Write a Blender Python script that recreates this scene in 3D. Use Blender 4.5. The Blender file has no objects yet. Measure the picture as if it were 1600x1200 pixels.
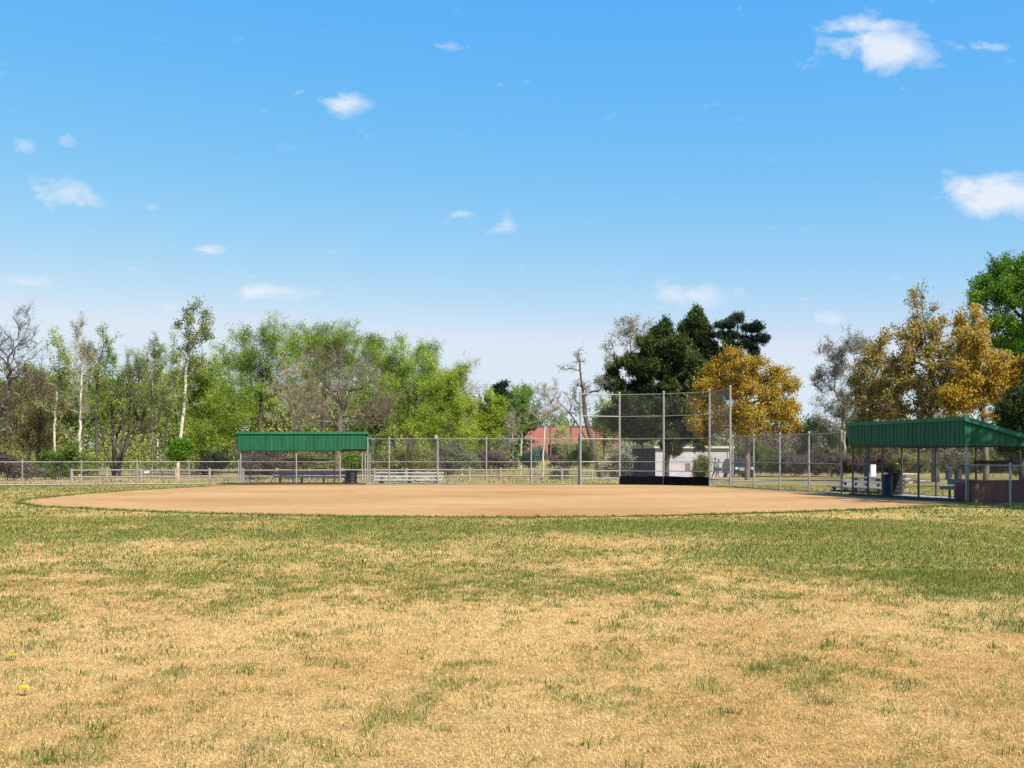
import bpy, math, random
import numpy as np
from mathutils import Vector
random.seed(7); rng = np.random.default_rng(11)
C = bpy.context.scene; COL = C.collection
R = math.radians
# ------------------------------------------------------------------ camera, sky, sun, exposure
FP, HY, EYE = 1650.0, 713.0, 1.5            # focal length in photo pixels, horizon row, eye height
cd = bpy.data.cameras.new('camera'); cam = bpy.data.objects.new('camera', cd); COL.objects.link(cam)
cam.location = (0, 0, EYE); cam.rotation_euler = (R(90), 0, 0)
cd.sensor_width = 36; cd.lens = 36*FP/1600; cd.shift_y = (HY-600)/1600; cd.clip_end = 5000; cd.clip_start = 0.1
C.camera = cam
SUN_EL, SUN_AZ = 47, 42                      # azimuth measured from straight behind the camera, towards the right
sd = bpy.data.lights.new('sun', 'SUN'); sd.energy = 4.9; sd.angle = R(0.5); sd.color = (1.0, 0.94, 0.85)
so = bpy.data.objects.new('sun', sd); COL.objects.link(so)
ce = math.cos(R(SUN_EL)); sdir = Vector((ce*math.sin(R(SUN_AZ)), -ce*math.cos(R(SUN_AZ)), math.sin(R(SUN_EL))))
so.rotation_euler = sdir.to_track_quat('Z', 'Y').to_euler()
C.view_settings.view_transform = 'Standard'; C.view_settings.look = 'None'
C.view_settings.exposure = 0.85; C.view_settings.gamma = 1; C.view_settings.use_curve_mapping = False

def link(nt, a, b): nt.links.new(a, b)
def mth(nt, op, a, b=None, c=None, clamp=False):
    n = nt.nodes.new('ShaderNodeMath'); n.operation = op; n.use_clamp = clamp
    for i, v in enumerate((a, b, c)):
        if v is None: continue
        if isinstance(v, (int, float)): n.inputs[i].default_value = v
        else: nt.links.new(v, n.inputs[i])
    return n.outputs[0]
W = bpy.data.worlds.new("World"); C.world = W; W.use_nodes = True
nt = W.node_tree; bg = nt.nodes['Background']
sky = nt.nodes.new('ShaderNodeTexSky'); sky.sky_type = 'NISHITA'; sky.sun_disc = False
sky.sun_elevation = R(SUN_EL); sky.sun_rotation = R(180-SUN_AZ); sky.altitude = 1600
sky.air_density = 1.0; sky.dust_density = 0.9; sky.ozone_density = 1.6
hsv = nt.nodes.new('ShaderNodeHueSaturation'); hsv.inputs['Saturation'].default_value = 1.18; hsv.inputs['Value'].default_value = 1.0
link(nt, sky.outputs[0], hsv.inputs['Color'])
# per-channel response, so the clear sky keeps its blue as it pales towards the horizon
sp = nt.nodes.new('ShaderNodeSeparateColor'); link(nt, hsv.outputs[0], sp.inputs[0]); cc_ = nt.nodes.new('ShaderNodeCombineColor')
for i_, (A_, p_) in enumerate(((6.7, 1.3), (3.28, .52), (3.58, .06))):
    link(nt, mth(nt, 'MINIMUM', mth(nt, 'MULTIPLY', mth(nt, 'POWER', mth(nt, 'MULTIPLY', sp.outputs[i_], .1606), p_), A_), (2.62, 3.04, 3.4)[i_]), cc_.inputs[i_])
tc = nt.nodes.new('ShaderNodeTexCoord'); sx = nt.nodes.new('ShaderNodeSeparateXYZ'); link(nt, tc.outputs['Generated'], sx.inputs[0])
yy = mth(nt, 'MAXIMUM', sx.outputs[1], 0.05)
U = mth(nt, 'DIVIDE', sx.outputs[0], yy); V = mth(nt, 'DIVIDE', sx.outputs[2], yy)
cmb = nt.nodes.new('ShaderNodeCombineXYZ'); link(nt, U, cmb.inputs[0]); link(nt, mth(nt, 'MULTIPLY', V, 1.7), cmb.inputs[1])
nz = nt.nodes.new('ShaderNodeTexNoise'); nz.inputs['Scale'].default_value = 26; nz.inputs['Detail'].default_value = 9; nz.inputs['Roughness'].default_value = .62
nz.inputs['Distortion'].default_value = .35
link(nt, cmb.outputs[0], nz.inputs['Vector'])
nzo = mth(nt, 'SUBTRACT', nz.outputs[0], 0.5)
U2 = mth(nt, 'MULTIPLY_ADD', nzo, 0.03, U)
# (px, py, half width, half height, strength)
CL = [(537,165,50,26,.95),(520,176,34,20,.7),(32,228,34,20,.62),(103,218,26,16,.5),(98,302,52,24,.75),(150,316,52,15,.6),(236,323,22,11,.35),
      (324,390,38,13,.8),(28,438,66,14,.6),(118,440,30,12,.3),(420,455,64,14,.85),(470,456,60,12,.45),(345,316,10,10,.3),(786,347,28,20,.7),(735,335,34,9,.45),
      (1380,76,85,40,1.2),(1360,40,90,20,.9),(1555,74,40,12,.65),(1560,302,92,36,1.25),(1080,463,70,24,.95),(1050,470,90,14,.5),(1300,497,55,15,.55),
      (728,74,80,14,.35),(905,150,50,14,.22),(440,146,34,9,.22),(1020,165,40,10,.18),(305,478,40,12,.5),(210,418,26,8,.25)]
tot = None
for (px, py, a, b, s) in CL:
    du = mth(nt, 'DIVIDE', mth(nt, 'SUBTRACT', U2, (px-800)/FP), a/FP)
    dv = mth(nt, 'DIVIDE', mth(nt, 'SUBTRACT', V, (HY-py)/FP), b/FP)
    q = mth(nt, 'ADD', mth(nt, 'MULTIPLY', du, du), mth(nt, 'MULTIPLY', dv, dv))
    g = mth(nt, 'MULTIPLY', mth(nt, 'EXPONENT', mth(nt, 'MULTIPLY', q, -1.25)), s)
    tot = g if tot is None else mth(nt, 'MAXIMUM', tot, g)
m = mth(nt, 'ADD', tot, mth(nt, 'MULTIPLY', nzo, 2.1))
m = mth(nt, 'MULTIPLY', mth(nt, 'SUBTRACT', m, 0.30), 1.25, clamp=True)
m = mth(nt, 'MULTIPLY', m, mth(nt, 'GREATER_THAN', sx.outputs[1], 0.06))
m = mth(nt, 'MULTIPLY', m, 0.86)
mix = nt.nodes.new('ShaderNodeMixRGB'); link(nt, m, mix.inputs[0]); link(nt, cc_.outputs[0], mix.inputs[1]); mix.inputs[2].default_value = (3.25, 3.35, 3.6, 1)
link(nt, mix.outputs[0], bg.inputs[0]); bg.inputs[1].default_value = 0.15

# ------------------------------------------------------------------ helpers
def ss(a, b, x):
    t = np.clip((x-a)/(b-a), 0, 1); return t*t*(3-2*t)
def gz(Y): return float(-0.5*ss(58, 112, Y) + 2.7*ss(140, 270, Y))
def wx(px, Y): return (px-800)*Y/FP
def wz(py, Y): return EYE+(HY-py)*Y/FP
def vnoise(x, y, seed=0):
    xi = np.floor(x).astype(np.int64); yi = np.floor(y).astype(np.int64); xf = x-xi; yf = y-yi
    xf = xf*xf*(3-2*xf); yf = yf*yf*(3-2*yf)
    def h(a, b):
        n = (a*374761393 + b*668265263 + seed*974634777) & 0xffffffff
        n = ((n ^ (n >> 13))*1274126177) & 0xffffffff
        return ((n ^ (n >> 16)) & 0xffff)/65535.0
    return (h(xi,yi)*(1-xf)+h(xi+1,yi)*xf)*(1-yf)+(h(xi,yi+1)*(1-xf)+h(xi+1,yi+1)*xf)*yf
def fbm(x, y, seed=0, o=4):
    t = 0; a = .5; s = 0
    for i in range(o):
        t = t+a*vnoise(x*2**i, y*2**i, seed+i); s += a; a *= .5
    return t/s

def tag(o, label=None, cat=None, group=None, kind=None):
    if label: o['label'] = label
    if cat: o['category'] = cat
    if group: o['group'] = group
    if kind: o['kind'] = kind
    return o
def thing(name, loc, label, cat, group=None, rz=0):
    o = bpy.data.objects.new(name, None); COL.objects.link(o); o.location = loc; o.rotation_euler = (0, 0, rz); o.empty_display_size = .3
    return tag(o, label, cat, group)
def np_mesh(name, V, F, mats, parent=None, fattr=None, mi=None, smooth=False, col=None):
    """V (n,3); F list of (m,k) arrays; all tris / quads."""
    me = bpy.data.meshes.new(name); me.vertices.add(len(V)); me.vertices.foreach_set('co', np.asarray(V, np.float32).ravel())
    loops = np.concatenate([f.ravel() for f in F]).astype(np.int32)
    tots = np.concatenate([np.full(len(f), f.shape[1]) for f in F]).astype(np.int32)
    st = np.concatenate([[0], np.cumsum(tots)[:-1]]).astype(np.int32)
    me.loops.add(len(loops)); me.loops.foreach_set('vertex_index', loops)
    me.polygons.add(len(tots)); me.polygons.foreach_set('loop_start', st); me.polygons.foreach_set('loop_total', tots)
    if mi is not None: me.polygons.foreach_set('material_index', np.asarray(mi, np.int32))
    if smooth: me.polygons.foreach_set('use_smooth', np.ones(len(tots), bool))
    for mm in (mats if isinstance(mats, (list, tuple)) else [mats]): me.materials.append(mm)
    if fattr is not None:
        at = me.attributes.new('rnd', 'FLOAT', 'FACE'); at.data.foreach_set('value', np.asarray(fattr, np.float32))
    if col is not None:
        at = me.attributes.new('tint', 'FLOAT_COLOR', 'POINT'); at.data.foreach_set('color', np.asarray(col, np.float32).ravel())
    me.update(calc_edges=True); me.validate()
    o = bpy.data.objects.new(name, me); COL.objects.link(o); o.parent = parent
    return o
class MB:
    def __init__(s): s.v = []; s.f = []; s.mi = []
    def add(s, vs, fs, m=0):
        n = len(s.v); s.v += [tuple(v) for v in vs]; s.f += [tuple(i+n for i in f) for f in fs]; s.mi += [m]*len(fs); return s
    def box(s, x0, x1, y0, y1, z0, z1, m=0):
        return s.add([(x0,y0,z0),(x1,y0,z0),(x1,y1,z0),(x0,y1,z0),(x0,y0,z1),(x1,y0,z1),(x1,y1,z1),(x0,y1,z1)],
                     [(0,3,2,1),(4,5,6,7),(0,1,5,4),(1,2,6,5),(2,3,7,6),(3,0,4,7)], m)
    def tube(s, a, b, r0, r1=None, n=8, m=0, cap=True):
        a = Vector(a); b = Vector(b); r1 = r0 if r1 is None else r1; d = (b-a).normalized()
        u = d.cross(Vector((0, 0, 1)) if abs(d.z) < .9 else Vector((1, 0, 0))).normalized(); w = d.cross(u)
        vs = []
        for c, r in ((a, r0), (b, r1)):
            for i in range(n):
                t = 2*math.pi*i/n; vs.append(c+u*math.cos(t)*r+w*math.sin(t)*r)
        fs = [(i, (i+1) % n, n+(i+1) % n, n+i) for i in range(n)]
        if cap: fs += [tuple(range(n))[::-1], tuple(range(n, 2*n))]
        return s.add(vs, fs, m)
    def lathe(s, prof, n=16, c=(0, 0), m=0):
        vs = []; 
        for (r, z) in prof:
            for i in range(n):
                t = 2*math.pi*i/n; vs.append((c[0]+r*math.cos(t), c[1]+r*math.sin(t), z))
        fs = []
        for k in range(len(prof)-1):
            for i in range(n): fs.append((k*n+i, k*n+(i+1) % n, (k+1)*n+(i+1) % n, (k+1)*n+i))
        fs += [tuple(range(n))[::-1], tuple(range((len(prof)-1)*n, len(prof)*n))]
        return s.add(vs, fs, m)
    def prism(s, poly, y0, y1, m=0):          # polygon in x,z extruded along y
        n = len(poly); vs = [(x, y0, z) for x, z in poly]+[(x, y1, z) for x, z in poly]
        return s.add(vs, [tuple(range(n)), tuple(range(n, 2*n))[::-1]]+[((i+1) % n, i, n+i, n+(i+1) % n) for i in range(n)], m)
    def build(s, name, mats, parent=None, smooth=False, bevel=0):
        me = bpy.data.meshes.new(name); me.from_pydata(s.v, [], s.f)
        for mm in (mats if isinstance(mats, (list, tuple)) else [mats]): me.materials.append(mm)
        me.polygons.foreach_set('material_index', s.mi)
        if smooth: me.polygons.foreach_set('use_smooth', [True]*len(s.f))
        me.update(); o = bpy.data.objects.new(name, me); COL.objects.link(o); o.parent = parent
        if bevel:
            b = o.modifiers.new('bevel', 'BEVEL'); b.width = bevel; b.segments = 2; b.limit_method = 'ANGLE'
        return o
def tubes_np(P0, P1, R0, R1, n=3):
    P0 = np.asarray(P0, float); P1 = np.asarray(P1, float); d = P1-P0; L = np.linalg.norm(d, axis=1, keepdims=True)+1e-9; d = d/L
    ref = np.where(np.abs(d[:, 2:3]) < .9, np.array([[0, 0, 1.]]), np.array([[1., 0, 0]]))
    u = np.cross(d, ref); u /= np.linalg.norm(u, axis=1, keepdims=True)+1e-9; w = np.cross(d, u)
    N = len(P0); V = np.zeros((N, 2*n, 3))
    for i in range(n):
        t = 2*math.pi*i/n; o = u*math.cos(t)+w*math.sin(t)
        V[:, i] = P0+o*np.asarray(R0)[:, None]; V[:, n+i] = P1+o*np.asarray(R1)[:, None]
    base = (np.arange(N)*2*n)[:, None]
    F = np.concatenate([base+np.array([[i, (i+1) % n, n+(i+1) % n, n+i]]) for i in range(n)], 0)
    return V.reshape(-1, 3), F

# ------------------------------------------------------------------ materials
def mat(name, col, rough=.7, metal=0, var=.12, scale=3.0, bump=0.0, bscale=40, detail=5, spec=.4, col2=None, stretch=None):
    m = bpy.data.materials.new(name); m.use_nodes = True; nt = m.node_tree; b = nt.nodes['Principled BSDF']
    b.inputs['Roughness'].default_value = rough; b.inputs['Metallic'].default_value = metal; b.inputs['Specular IOR Level'].default_value = spec
    t = nt.nodes.new('ShaderNodeTexCoord'); n = nt.nodes.new('ShaderNodeTexNoise'); n.inputs['Scale'].default_value = scale; n.inputs['Detail'].default_value = detail
    n.inputs['Roughness'].default_value = .65; mp_ = nt.nodes.new('ShaderNodeMapping'); mp_.inputs['Scale'].default_value = stretch or (1, 1, 1); link(nt, t.outputs['Object'], mp_.inputs[0]); link(nt, mp_.outputs[0], n.inputs['Vector'])
    r = nt.nodes.new('ShaderNodeValToRGB'); e = r.color_ramp.elements; e[0].position = .3; e[1].position = .7
    c2 = col2 or tuple(min(1, c*(1+var)) for c in col); c1 = tuple(c*(1-var) for c in col) if not col2 else col
    e[0].color = (*c1, 1); e[1].color = (*c2, 1); link(nt, n.outputs[0], r.inputs[0]); link(nt, r.outputs[0], b.inputs['Base Color'])
    if bump:
        n2 = nt.nodes.new('ShaderNodeTexNoise'); n2.inputs['Scale'].default_value = bscale; n2.inputs['Detail'].default_value = 6; link(nt, t.outputs['Object'], n2.inputs['Vector'])
        bp = nt.nodes.new('ShaderNodeBump'); bp.inputs['Strength'].default_value = bump; bp.inputs['Distance'].default_value = .02
        link(nt, n2.outputs[0], bp.inputs['Height']); link(nt, bp.outputs[0], b.inputs['Normal'])
    return m
def leafmat(name, cols, trans=.35):
    m = bpy.data.materials.new(name); m.use_nodes = True; nt = m.node_tree; nt.nodes.remove(nt.nodes['Principled BSDF'])
    at = nt.nodes.new('ShaderNodeAttribute'); at.attribute_name = 'rnd'
    r = nt.nodes.new('ShaderNodeValToRGB'); e = r.color_ramp.elements; e[0].position = 0; e[1].position = 1
    e[0].color = (*cols[0], 1); e[1].color = (*cols[-1], 1)
    for i in range(1, len(cols)-1): el = e.new(i/(len(cols)-1)); el.color = (*cols[i], 1)
    link(nt, at.outputs['Fac'], r.inputs[0])
    d = nt.nodes.new('ShaderNodeBsdfDiffuse'); t = nt.nodes.new('ShaderNodeBsdfTranslucent'); mx = nt.nodes.new('ShaderNodeMixShader'); mx.inputs[0].default_value = trans
    link(nt, r.outputs[0], d.inputs[0]); link(nt, r.outputs[0], t.inputs[0]); link(nt, d.outputs[0], mx.inputs[1]); link(nt, t.outputs[0], mx.inputs[2])
    link(nt, mx.outputs[0], nt.nodes['Material Output'].inputs[0]); return m
def brickmat(name, c1, c2, mortar, sc=1.0):
    m = bpy.data.materials.new(name); m.use_nodes = True; nt = m.node_tree; b = nt.nodes['Principled BSDF']; b.inputs['Roughness'].default_value = .9
    t = nt.nodes.new('ShaderNodeTexCoord'); s = nt.nodes.new('ShaderNodeSeparateXYZ'); link(nt, t.outputs['Object'], s.inputs[0])
    cb = nt.nodes.new('ShaderNodeCombineXYZ'); link(nt, mth(nt, 'ADD', s.outputs[0], s.outputs[1]), cb.inputs[0]); link(nt, s.outputs[2], cb.inputs[1])
    k = nt.nodes.new('ShaderNodeTexBrick'); k.inputs['Scale'].default_value = 1/sc; k.inputs['Brick Width'].default_value = .24; k.inputs['Row Height'].default_value = .085
    k.inputs['Mortar Size'].default_value = .008; k.inputs['Color1'].default_value = (*c1, 1); k.inputs['Color2'].default_value = (*c2, 1); k.inputs['Mortar'].default_value = (*mortar, 1)
    link(nt, cb.outputs[0], k.inputs['Vector'])
    n = nt.nodes.new('ShaderNodeTexNoise'); n.inputs['Scale'].default_value = 1.3; n.inputs['Detail'].default_value = 6; link(nt, t.outputs['Object'], n.inputs['Vector'])
    mx = nt.nodes.new('ShaderNodeMixRGB'); mx.blend_type = 'MULTIPLY'; mx.inputs[0].default_value = .45; link(nt, k.outputs[0], mx.inputs[1]); link(nt, n.outputs[0], mx.inputs[2])
    link(nt, mx.outputs[0], b.inputs['Base Color']); return m
M = {}
M['galv'] = mat('galvanised_steel', (.27, .255, .235), .6, .25, .18, 6, .15, 60)
M['galv_dark'] = mat('weathered_and_shade_steel', (.085, .075, .065), .6, .3, .25, 5)  # dark steel; on the right dugout posts the darkness is painted shade
M['wire'] = mat('chain_link_wire', (.20, .20, .185), .6, .2, .1)
M['alu'] = mat('aluminium_plank', (.46, .45, .45), .5, .3, .08, 8)
M['bench'] = mat('bench_board', (.17, .185, .24), .55, .1, .12, 5)  # aluminium, with the bluish shade under the roof put into the colour
M['green'] = mat('green_painted_metal', (.009, .070, .032), .62, .0, .22, 2.2, .25, 9, spec=.18, col2=(.021, .116, .057), stretch=(2.2, 2.2, .35))
M['green_trim'] = mat('green_trim_metal', (.022, .135, .067), .6, .0, .16, 3, spec=.2)
M['under'] = mat('roof_underside', (.06, .045, .035), .9, 0, .2)
M['wood'] = mat('weathered_wood', (.25, .22, .19), .85, 0, .22, 9, .3, 40)
M['stake'] = mat('raw_timber', (.5, .33, .17), .85, 0, .2, 9)
M['black'] = mat('black_plastic', (.012, .013, .016), .5, 0, .3, 6)
M['blue'] = mat('blue_plastic', (.010, .018, .06), .5, 0, .3, 6)
M['screen'] = mat('black_wind_screen', (.004, .004, .005), .95, 0, .4, 1.5, .2, 9, spec=.1)
M['conc'] = mat('concrete', (.36, .33, .29), .9, 0, .14, 2.2, .2, 30)
M['road'] = mat('pale_road', (.30, .26, .24), .9, 0, .12, .4)
M['white'] = mat('white_paint', (.60, .61, .63), .5, 0, .05)
M['cream'] = mat('cream_wall', (.45, .37, .25), .8, 0, .12, .6)
M['greywall'] = mat('pale_grey_wall', (.36, .345, .355), .85, 0, .16, .9, .15, 12)
M['greytrim'] = mat('roof_fascia', (.45, .41, .34), .7, 0, .1)
M['brown'] = mat('brown_panel', (.16, .11, .08), .7, 0, .15)
M['roof'] = mat('dark_shingle', (.14, .105, .10), .9, 0, .25, 4)
M['darkwall'] = mat('dark_siding', (.09, .055, .045), .9, 0, .25, 3)
M['glass'] = mat('dark_glass', (.012, .014, .016), .3, 0, .2, 1, spec=.3)
M['carpaint'] = mat('black_car_paint', (.012, .013, .015), .35, .0, .2, 1, spec=.3)
M['rubber'] = mat('tyre_rubber', (.015, .015, .015), .9)
M['chrome'] = mat('chrome', (.7, .7, .7), .2, .9, .05)
M['lamp'] = mat('headlight_lens', (.8, .82, .85), .15, .2, .03)
M['brick'] = brickmat('brick_low_wall', (.20, .045, .03), (.12, .03, .022), (.12, .09, .075))
M['redbrick'] = brickmat('brick_building', (.50, .155, .11), (.38, .11, .085), (.42, .28, .22), 1.4)
M['bark_dark'] = mat('dark_bark', (.075, .058, .045), .95, 0, .4, 3, .5, 12)
M['bark_brown'] = mat('brown_bark', (.15, .115, .085), .95, 0, .35, 3, .5, 12)
M['bark_pale'] = mat('pale_bark', (.46, .41, .33), .9, 0, .3, 2.5, .4, 12)
M['bark_grey'] = mat('grey_bark', (.24, .20, .165), .95, 0, .3, 3, .5, 12)
M['twig_brown'] = mat('brown_twigs', (.15, .12, .075), .95, 0, .3, 1)
M['twig_pale'] = mat('pale_twigs', (.34, .29, .20), .95, 0, .3, 1)
M['twig_willow'] = mat('willow_twigs', (.20, .24, .055), .9, 0, .25, 1)
M['skin'] = mat('skin', (.45, .28, .2), .6); M['jacket'] = mat('green_cloth', (.07, .14, .10), .9); M['trousers'] = mat('dark_cloth', (.05, .04, .045), .9); M['hair'] = mat('dark_hair', (.02, .015, .012), .7)
M['yellow'] = mat('dandelion_petals', (.85, .62, .02), .7, 0, .15, 60)
# leaves
LM = {
 'willow':   leafmat('willow_leaves', [(.045,.085,.012), (.135,.23,.024), (.255,.375,.04), (.38,.46,.08)]),
 'lime':     leafmat('lime_leaves', [(.14,.20,.02), (.28,.38,.035), (.42,.50,.07)]),
 'olive':    leafmat('olive_leaves', [(.09,.105,.03), (.20,.22,.055), (.32,.32,.10)]),
 'browny':   leafmat('brown_buds', [(.14,.10,.04), (.28,.21,.08), (.27,.27,.08)]),
 'mid':      leafmat('mid_green_leaves', [(.05,.09,.018), (.13,.20,.03), (.23,.31,.06)]),
 'bright':   leafmat('fresh_green_leaves', [(.06,.14,.012), (.12,.26,.02), (.20,.36,.03)]),
 'pine':     leafmat('pine_needles', [(.010,.020,.008), (.035,.056,.018), (.115,.15,.042)], .15),  # light end of the ramp stands in for sunlit tufts
 'spruce':   leafmat('spruce_needles', [(.010,.020,.014), (.028,.05,.028), (.085,.12,.06)], .15),
 'yellow':   leafmat('golden_leaves', [(.17,.095,.014), (.44,.275,.022), (.64,.44,.05), (.46,.34,.10)], .45),
 'tan':      leafmat('tan_leaves', [(.16,.115,.035), (.38,.28,.06), (.56,.44,.13)], .4),
 'greyg':    leafmat('grey_green_leaves', [(.08,.09,.055), (.17,.18,.11), (.28,.29,.19)]),
 'teal':     leafmat('blue_green_leaves', [(.05,.10,.08), (.11,.20,.15), (.2,.3,.22)]),
 'hedge':    leafmat('bare_hedge_twigs', [(.055,.04,.032), (.115,.085,.07), (.18,.135,.11)], .1),
 'blossom':  leafmat('pale_blossom', [(.13,.15,.08), (.4,.4,.28), (.6,.58,.45)], .3),
}
# ------------------------------------------------------------------ ground
def green(x, Y):
    """share of green grass, 0..1, over the lawn"""
    b = -0.02+0*x
    b = b+0.26*ss(14.5, 19, Y)+0.24*ss(9.0, 12.5, Y)+.05*ss(6.5, 9, Y)
    def blob(px, py, rx, ry, a):
        Yc = EYE*FP/(py-HY); Xc = wx(px, Yc); dx = rx*Yc/FP; Yn = EYE*FP/(py+ry-HY); dy = max(Yc-Yn, .5)
        return a*np.exp(-((x-Xc)/dx)**2-((Y-Yc)/dy)**2)
    for t in [(1250,868,330,16,.58),(1520,905,150,32,.75),(1000,822,360,8,.68),(1500,835,200,14,.48),(1590,980,55,14,.75),(250,832,200,10,.3),(60,832,110,8,.3),(1400,860,300,28,.35),
              (700,915,330,22,.24),(380,870,300,18,.12),(860,812,700,4,.2),(1380,808,240,5,-.25),(1000,850,130,8,-.35),(1100,868,90,7,-.25),(150,850,160,10,-.18),
              (500,890,200,10,-.1),(1250,1040,120,16,.28),(1350,1085,120,24,.18),(820,1070,180,30,.16),(820,1120,200,18,.14),(390,1040,14,8,.35),(1080,1110,60,20,.12),(250,780,160,5,.1),(600,1060,120,40,.08)]:
        b = b+blob(*t)
    b = b-0.14*ss(28, 34, Y)*ss(0, 3, -x-12+0*Y) + 0.20*ss(26, 31, Y)
    n = fbm(x*.55+9, Y*.42+3, 5)-.5; n2 = fbm(x*2.1, Y*1.5, 21)-.5; n3 = fbm(x*7.5, Y*5.0, 31, 3)-.5
    return np.clip(b+n*.75*(.35+ss(9, 15, Y))+n2*.75+n3*.95, 0, 1)
def bare(x, Y):
    """bare or sandy earth outside the infield"""
    a = np.exp(-((x-13.5)/6)**2-((Y-80)/14)**2)*1.2
    a = a+ss(59, 62, Y)*.55*(1-ss(75, 110, Y))*(x < 8)
    return np.clip(a+(fbm(x*.5, Y*.3, 77)-.5)*1.1-.15, 0, 1)
def axis_y():
    a = list(np.arange(-6, 4, 1.0))+list(np.arange(4, 30, .11))+list(np.arange(30, 64, .35))+list(np.arange(64, 130, 1.5))+list(np.arange(130, 300, 6))+list(np.geomspace(300, 3000, 18))
    return np.array(a)
ys = axis_y(); us = np.linspace(-1, 1, 301)
YY, UU = np.meshgrid(ys, us, indexing='ij')
XX = UU*(6+np.abs(YY)*.72)
ZZ = -0.5*ss(58, 112, YY)+2.7*ss(140, 270, YY)+(fbm(XX*.5, YY*.5, 3)-.5)*.03*(YY < 50)-.008
G = green(XX, YY); BA = bare(XX, YY)
dry = np.array([.58, .385, .15]); grn = np.array([.15, .17, .04]); olive = np.array([.36, .31, .09]); brt = np.array([.46, .31, .19])
fn = fbm(XX*11, YY*9, 50, 2)[..., None]
pt_ = np.clip((fbm(XX*.9+40, YY*.8, 66)-.38)*3.2, 0, 1)[..., None]; dry = dry*(1-.45*pt_)+np.array([.50, .29, .10])*.45*pt_
colr = dry*(.88+.30*fn)*(1-G[..., None]*.85)+(grn*.6+olive*.4)*G[..., None]*.85*(.75+.5*fn)
far = ss(30, 60, YY)[..., None]; colr = colr*(1-.6*far)+np.array([.26, .23, .085])*.45*far
colr = colr*(1-BA[..., None]*.9)+brt*BA[..., None]*.9
nY, nX = XX.shape
idx = np.arange(nY*nX).reshape(nY, nX)
F = np.stack([idx[:-1, :-1], idx[:-1, 1:], idx[1:, 1:], idx[1:, :-1]], -1).reshape(-1, 4)
gm = bpy.data.materials.new('lawn_ground'); gm.use_nodes = True; nt = gm.node_tree; b = nt.nodes['Principled BSDF']; b.inputs['Roughness'].default_value = .95; b.inputs['Specular IOR Level'].default_value = .1
at = nt.nodes.new('ShaderNodeAttribute'); at.attribute_name = 'tint'
geo = nt.nodes.new('ShaderNodeNewGeometry')
n = nt.nodes.new('ShaderNodeTexNoise'); n.inputs['Scale'].default_value = 38; n.inputs['Detail'].default_value = 8; n.inputs['Roughness'].default_value = .75; link(nt, geo.outputs['Position'], n.inputs['Vector'])
n4 = nt.nodes.new('ShaderNodeTexNoise'); n4.inputs['Scale'].default_value = 5; n4.inputs['Detail'].default_value = 6; n4.inputs['Roughness'].default_value = .7; link(nt, geo.outputs['Position'], n4.inputs['Vector'])
r = nt.nodes.new('ShaderNodeValToRGB'); r.color_ramp.elements[0].position = .36; r.color_ramp.elements[0].color = (.38, .36, .3, 1); r.color_ramp.elements[1].position = .6; r.color_ramp.elements[1].color = (1.15, 1.12, 1.1, 1)
link(nt, mth(nt, 'ADD', mth(nt, 'MULTIPLY', n.outputs[0], .6), mth(nt, 'MULTIPLY', n4.outputs[0], .4)), r.inputs[0])
mx = nt.nodes.new('ShaderNodeMixRGB'); mx.blend_type = 'MULTIPLY'; mx.inputs[0].default_value = 1; link(nt, at.outputs['Color'], mx.inputs[1]); link(nt, r.outputs[0], mx.inputs[2]); link(nt, mx.outputs[0], b.inputs['Base Color'])
bp = nt.nodes.new('ShaderNodeBump'); bp.inputs['Strength'].default_value = .9; bp.inputs['Distance'].default_value = .03; link(nt, n.outputs[0], bp.inputs['Height']); link(nt, bp.outputs[0], b.inputs['Normal'])
tint = np.concatenate([colr.reshape(-1, 3), np.ones((nY*nX, 1))], 1)
tag(np_mesh('ground', np.stack([XX, YY, ZZ], -1).reshape(-1, 3), [F], gm, smooth=True, col=tint), kind='structure')

# infield outline (photo pixels on the ground, turned into metres)
front = [(30,786),(60,791),(120,794.5),(200,798),(300,801.5),(400,804),(500,806),(600,807.4),(720,808.3),(850,808.4),(960,807.2),(1060,805.3),(1160,802.6),(1260,799.2),(1350,796),(1430,793.2),(1512,790)]
back = [(1500,785.6),(1430,780.5),(1370,776.6),(1316,773.2),(1264,769.3),(1219,766.5),(1178,764),(1141,762),(1110,760.2),(1040,758.8),(970,758.2),(905,758.0),(760,757.8),(575,757.8),(430,757.8),(375,758.6),(330,760.6),(270,763.4),(200,767.5),(130,772.5),(70,778.5),(40,782)]
def gp(p): Y = EYE*FP/(p[1]-HY); return np.array([wx(p[0], Y), Y])
P = [gp(p) for p in front+back]
def densify(P, step=.18, jit=.05):
    out = []
    for i in range(len(P)):
        a = P[i]; b_ = P[(i+1) % len(P)]; n_ = max(1, int(np.linalg.norm(b_-a)/step))
        for k in range(n_):
            q = a+(b_-a)*k/n_; out.append(q)
    out = np.array(out); j = (fbm(out[:, 0]*1.8, out[:, 1]*1.8, 91)-.5)*jit*4; c = out.mean(0); d = out-c; d /= np.linalg.norm(d, axis=1, keepdims=True); j = j+(fbm(out[:, 0]*7, out[:, 1]*7, 92)-.5)*.22
    msk = (out[:, 1] < 50) | (out[:, 0] < -15)
    return out+d*(j*msk)[:, None]
PO = densify(P)
def in_poly(x, y, P):
    ins = np.zeros(x.shape, bool); n_ = len(P)
    for i in range(n_):
        x0, y0 = P[i]; x1, y1 = P[(i+1) % n_]
        if y0 == y1: continue
        c = ((y0 > y) != (y1 > y)) & (x < (x1-x0)*(y-y0)/(y1-y0)+x0); ins ^= c
    return ins
dm = bpy.data.materials.new('infield_dirt'); dm.use_nodes = True; nt = dm.node_tree; b = nt.nodes['Principled BSDF']; b.inputs['Roughness'].default_value = .97; b.inputs['Specular IOR Level'].default_value = .08
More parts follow.
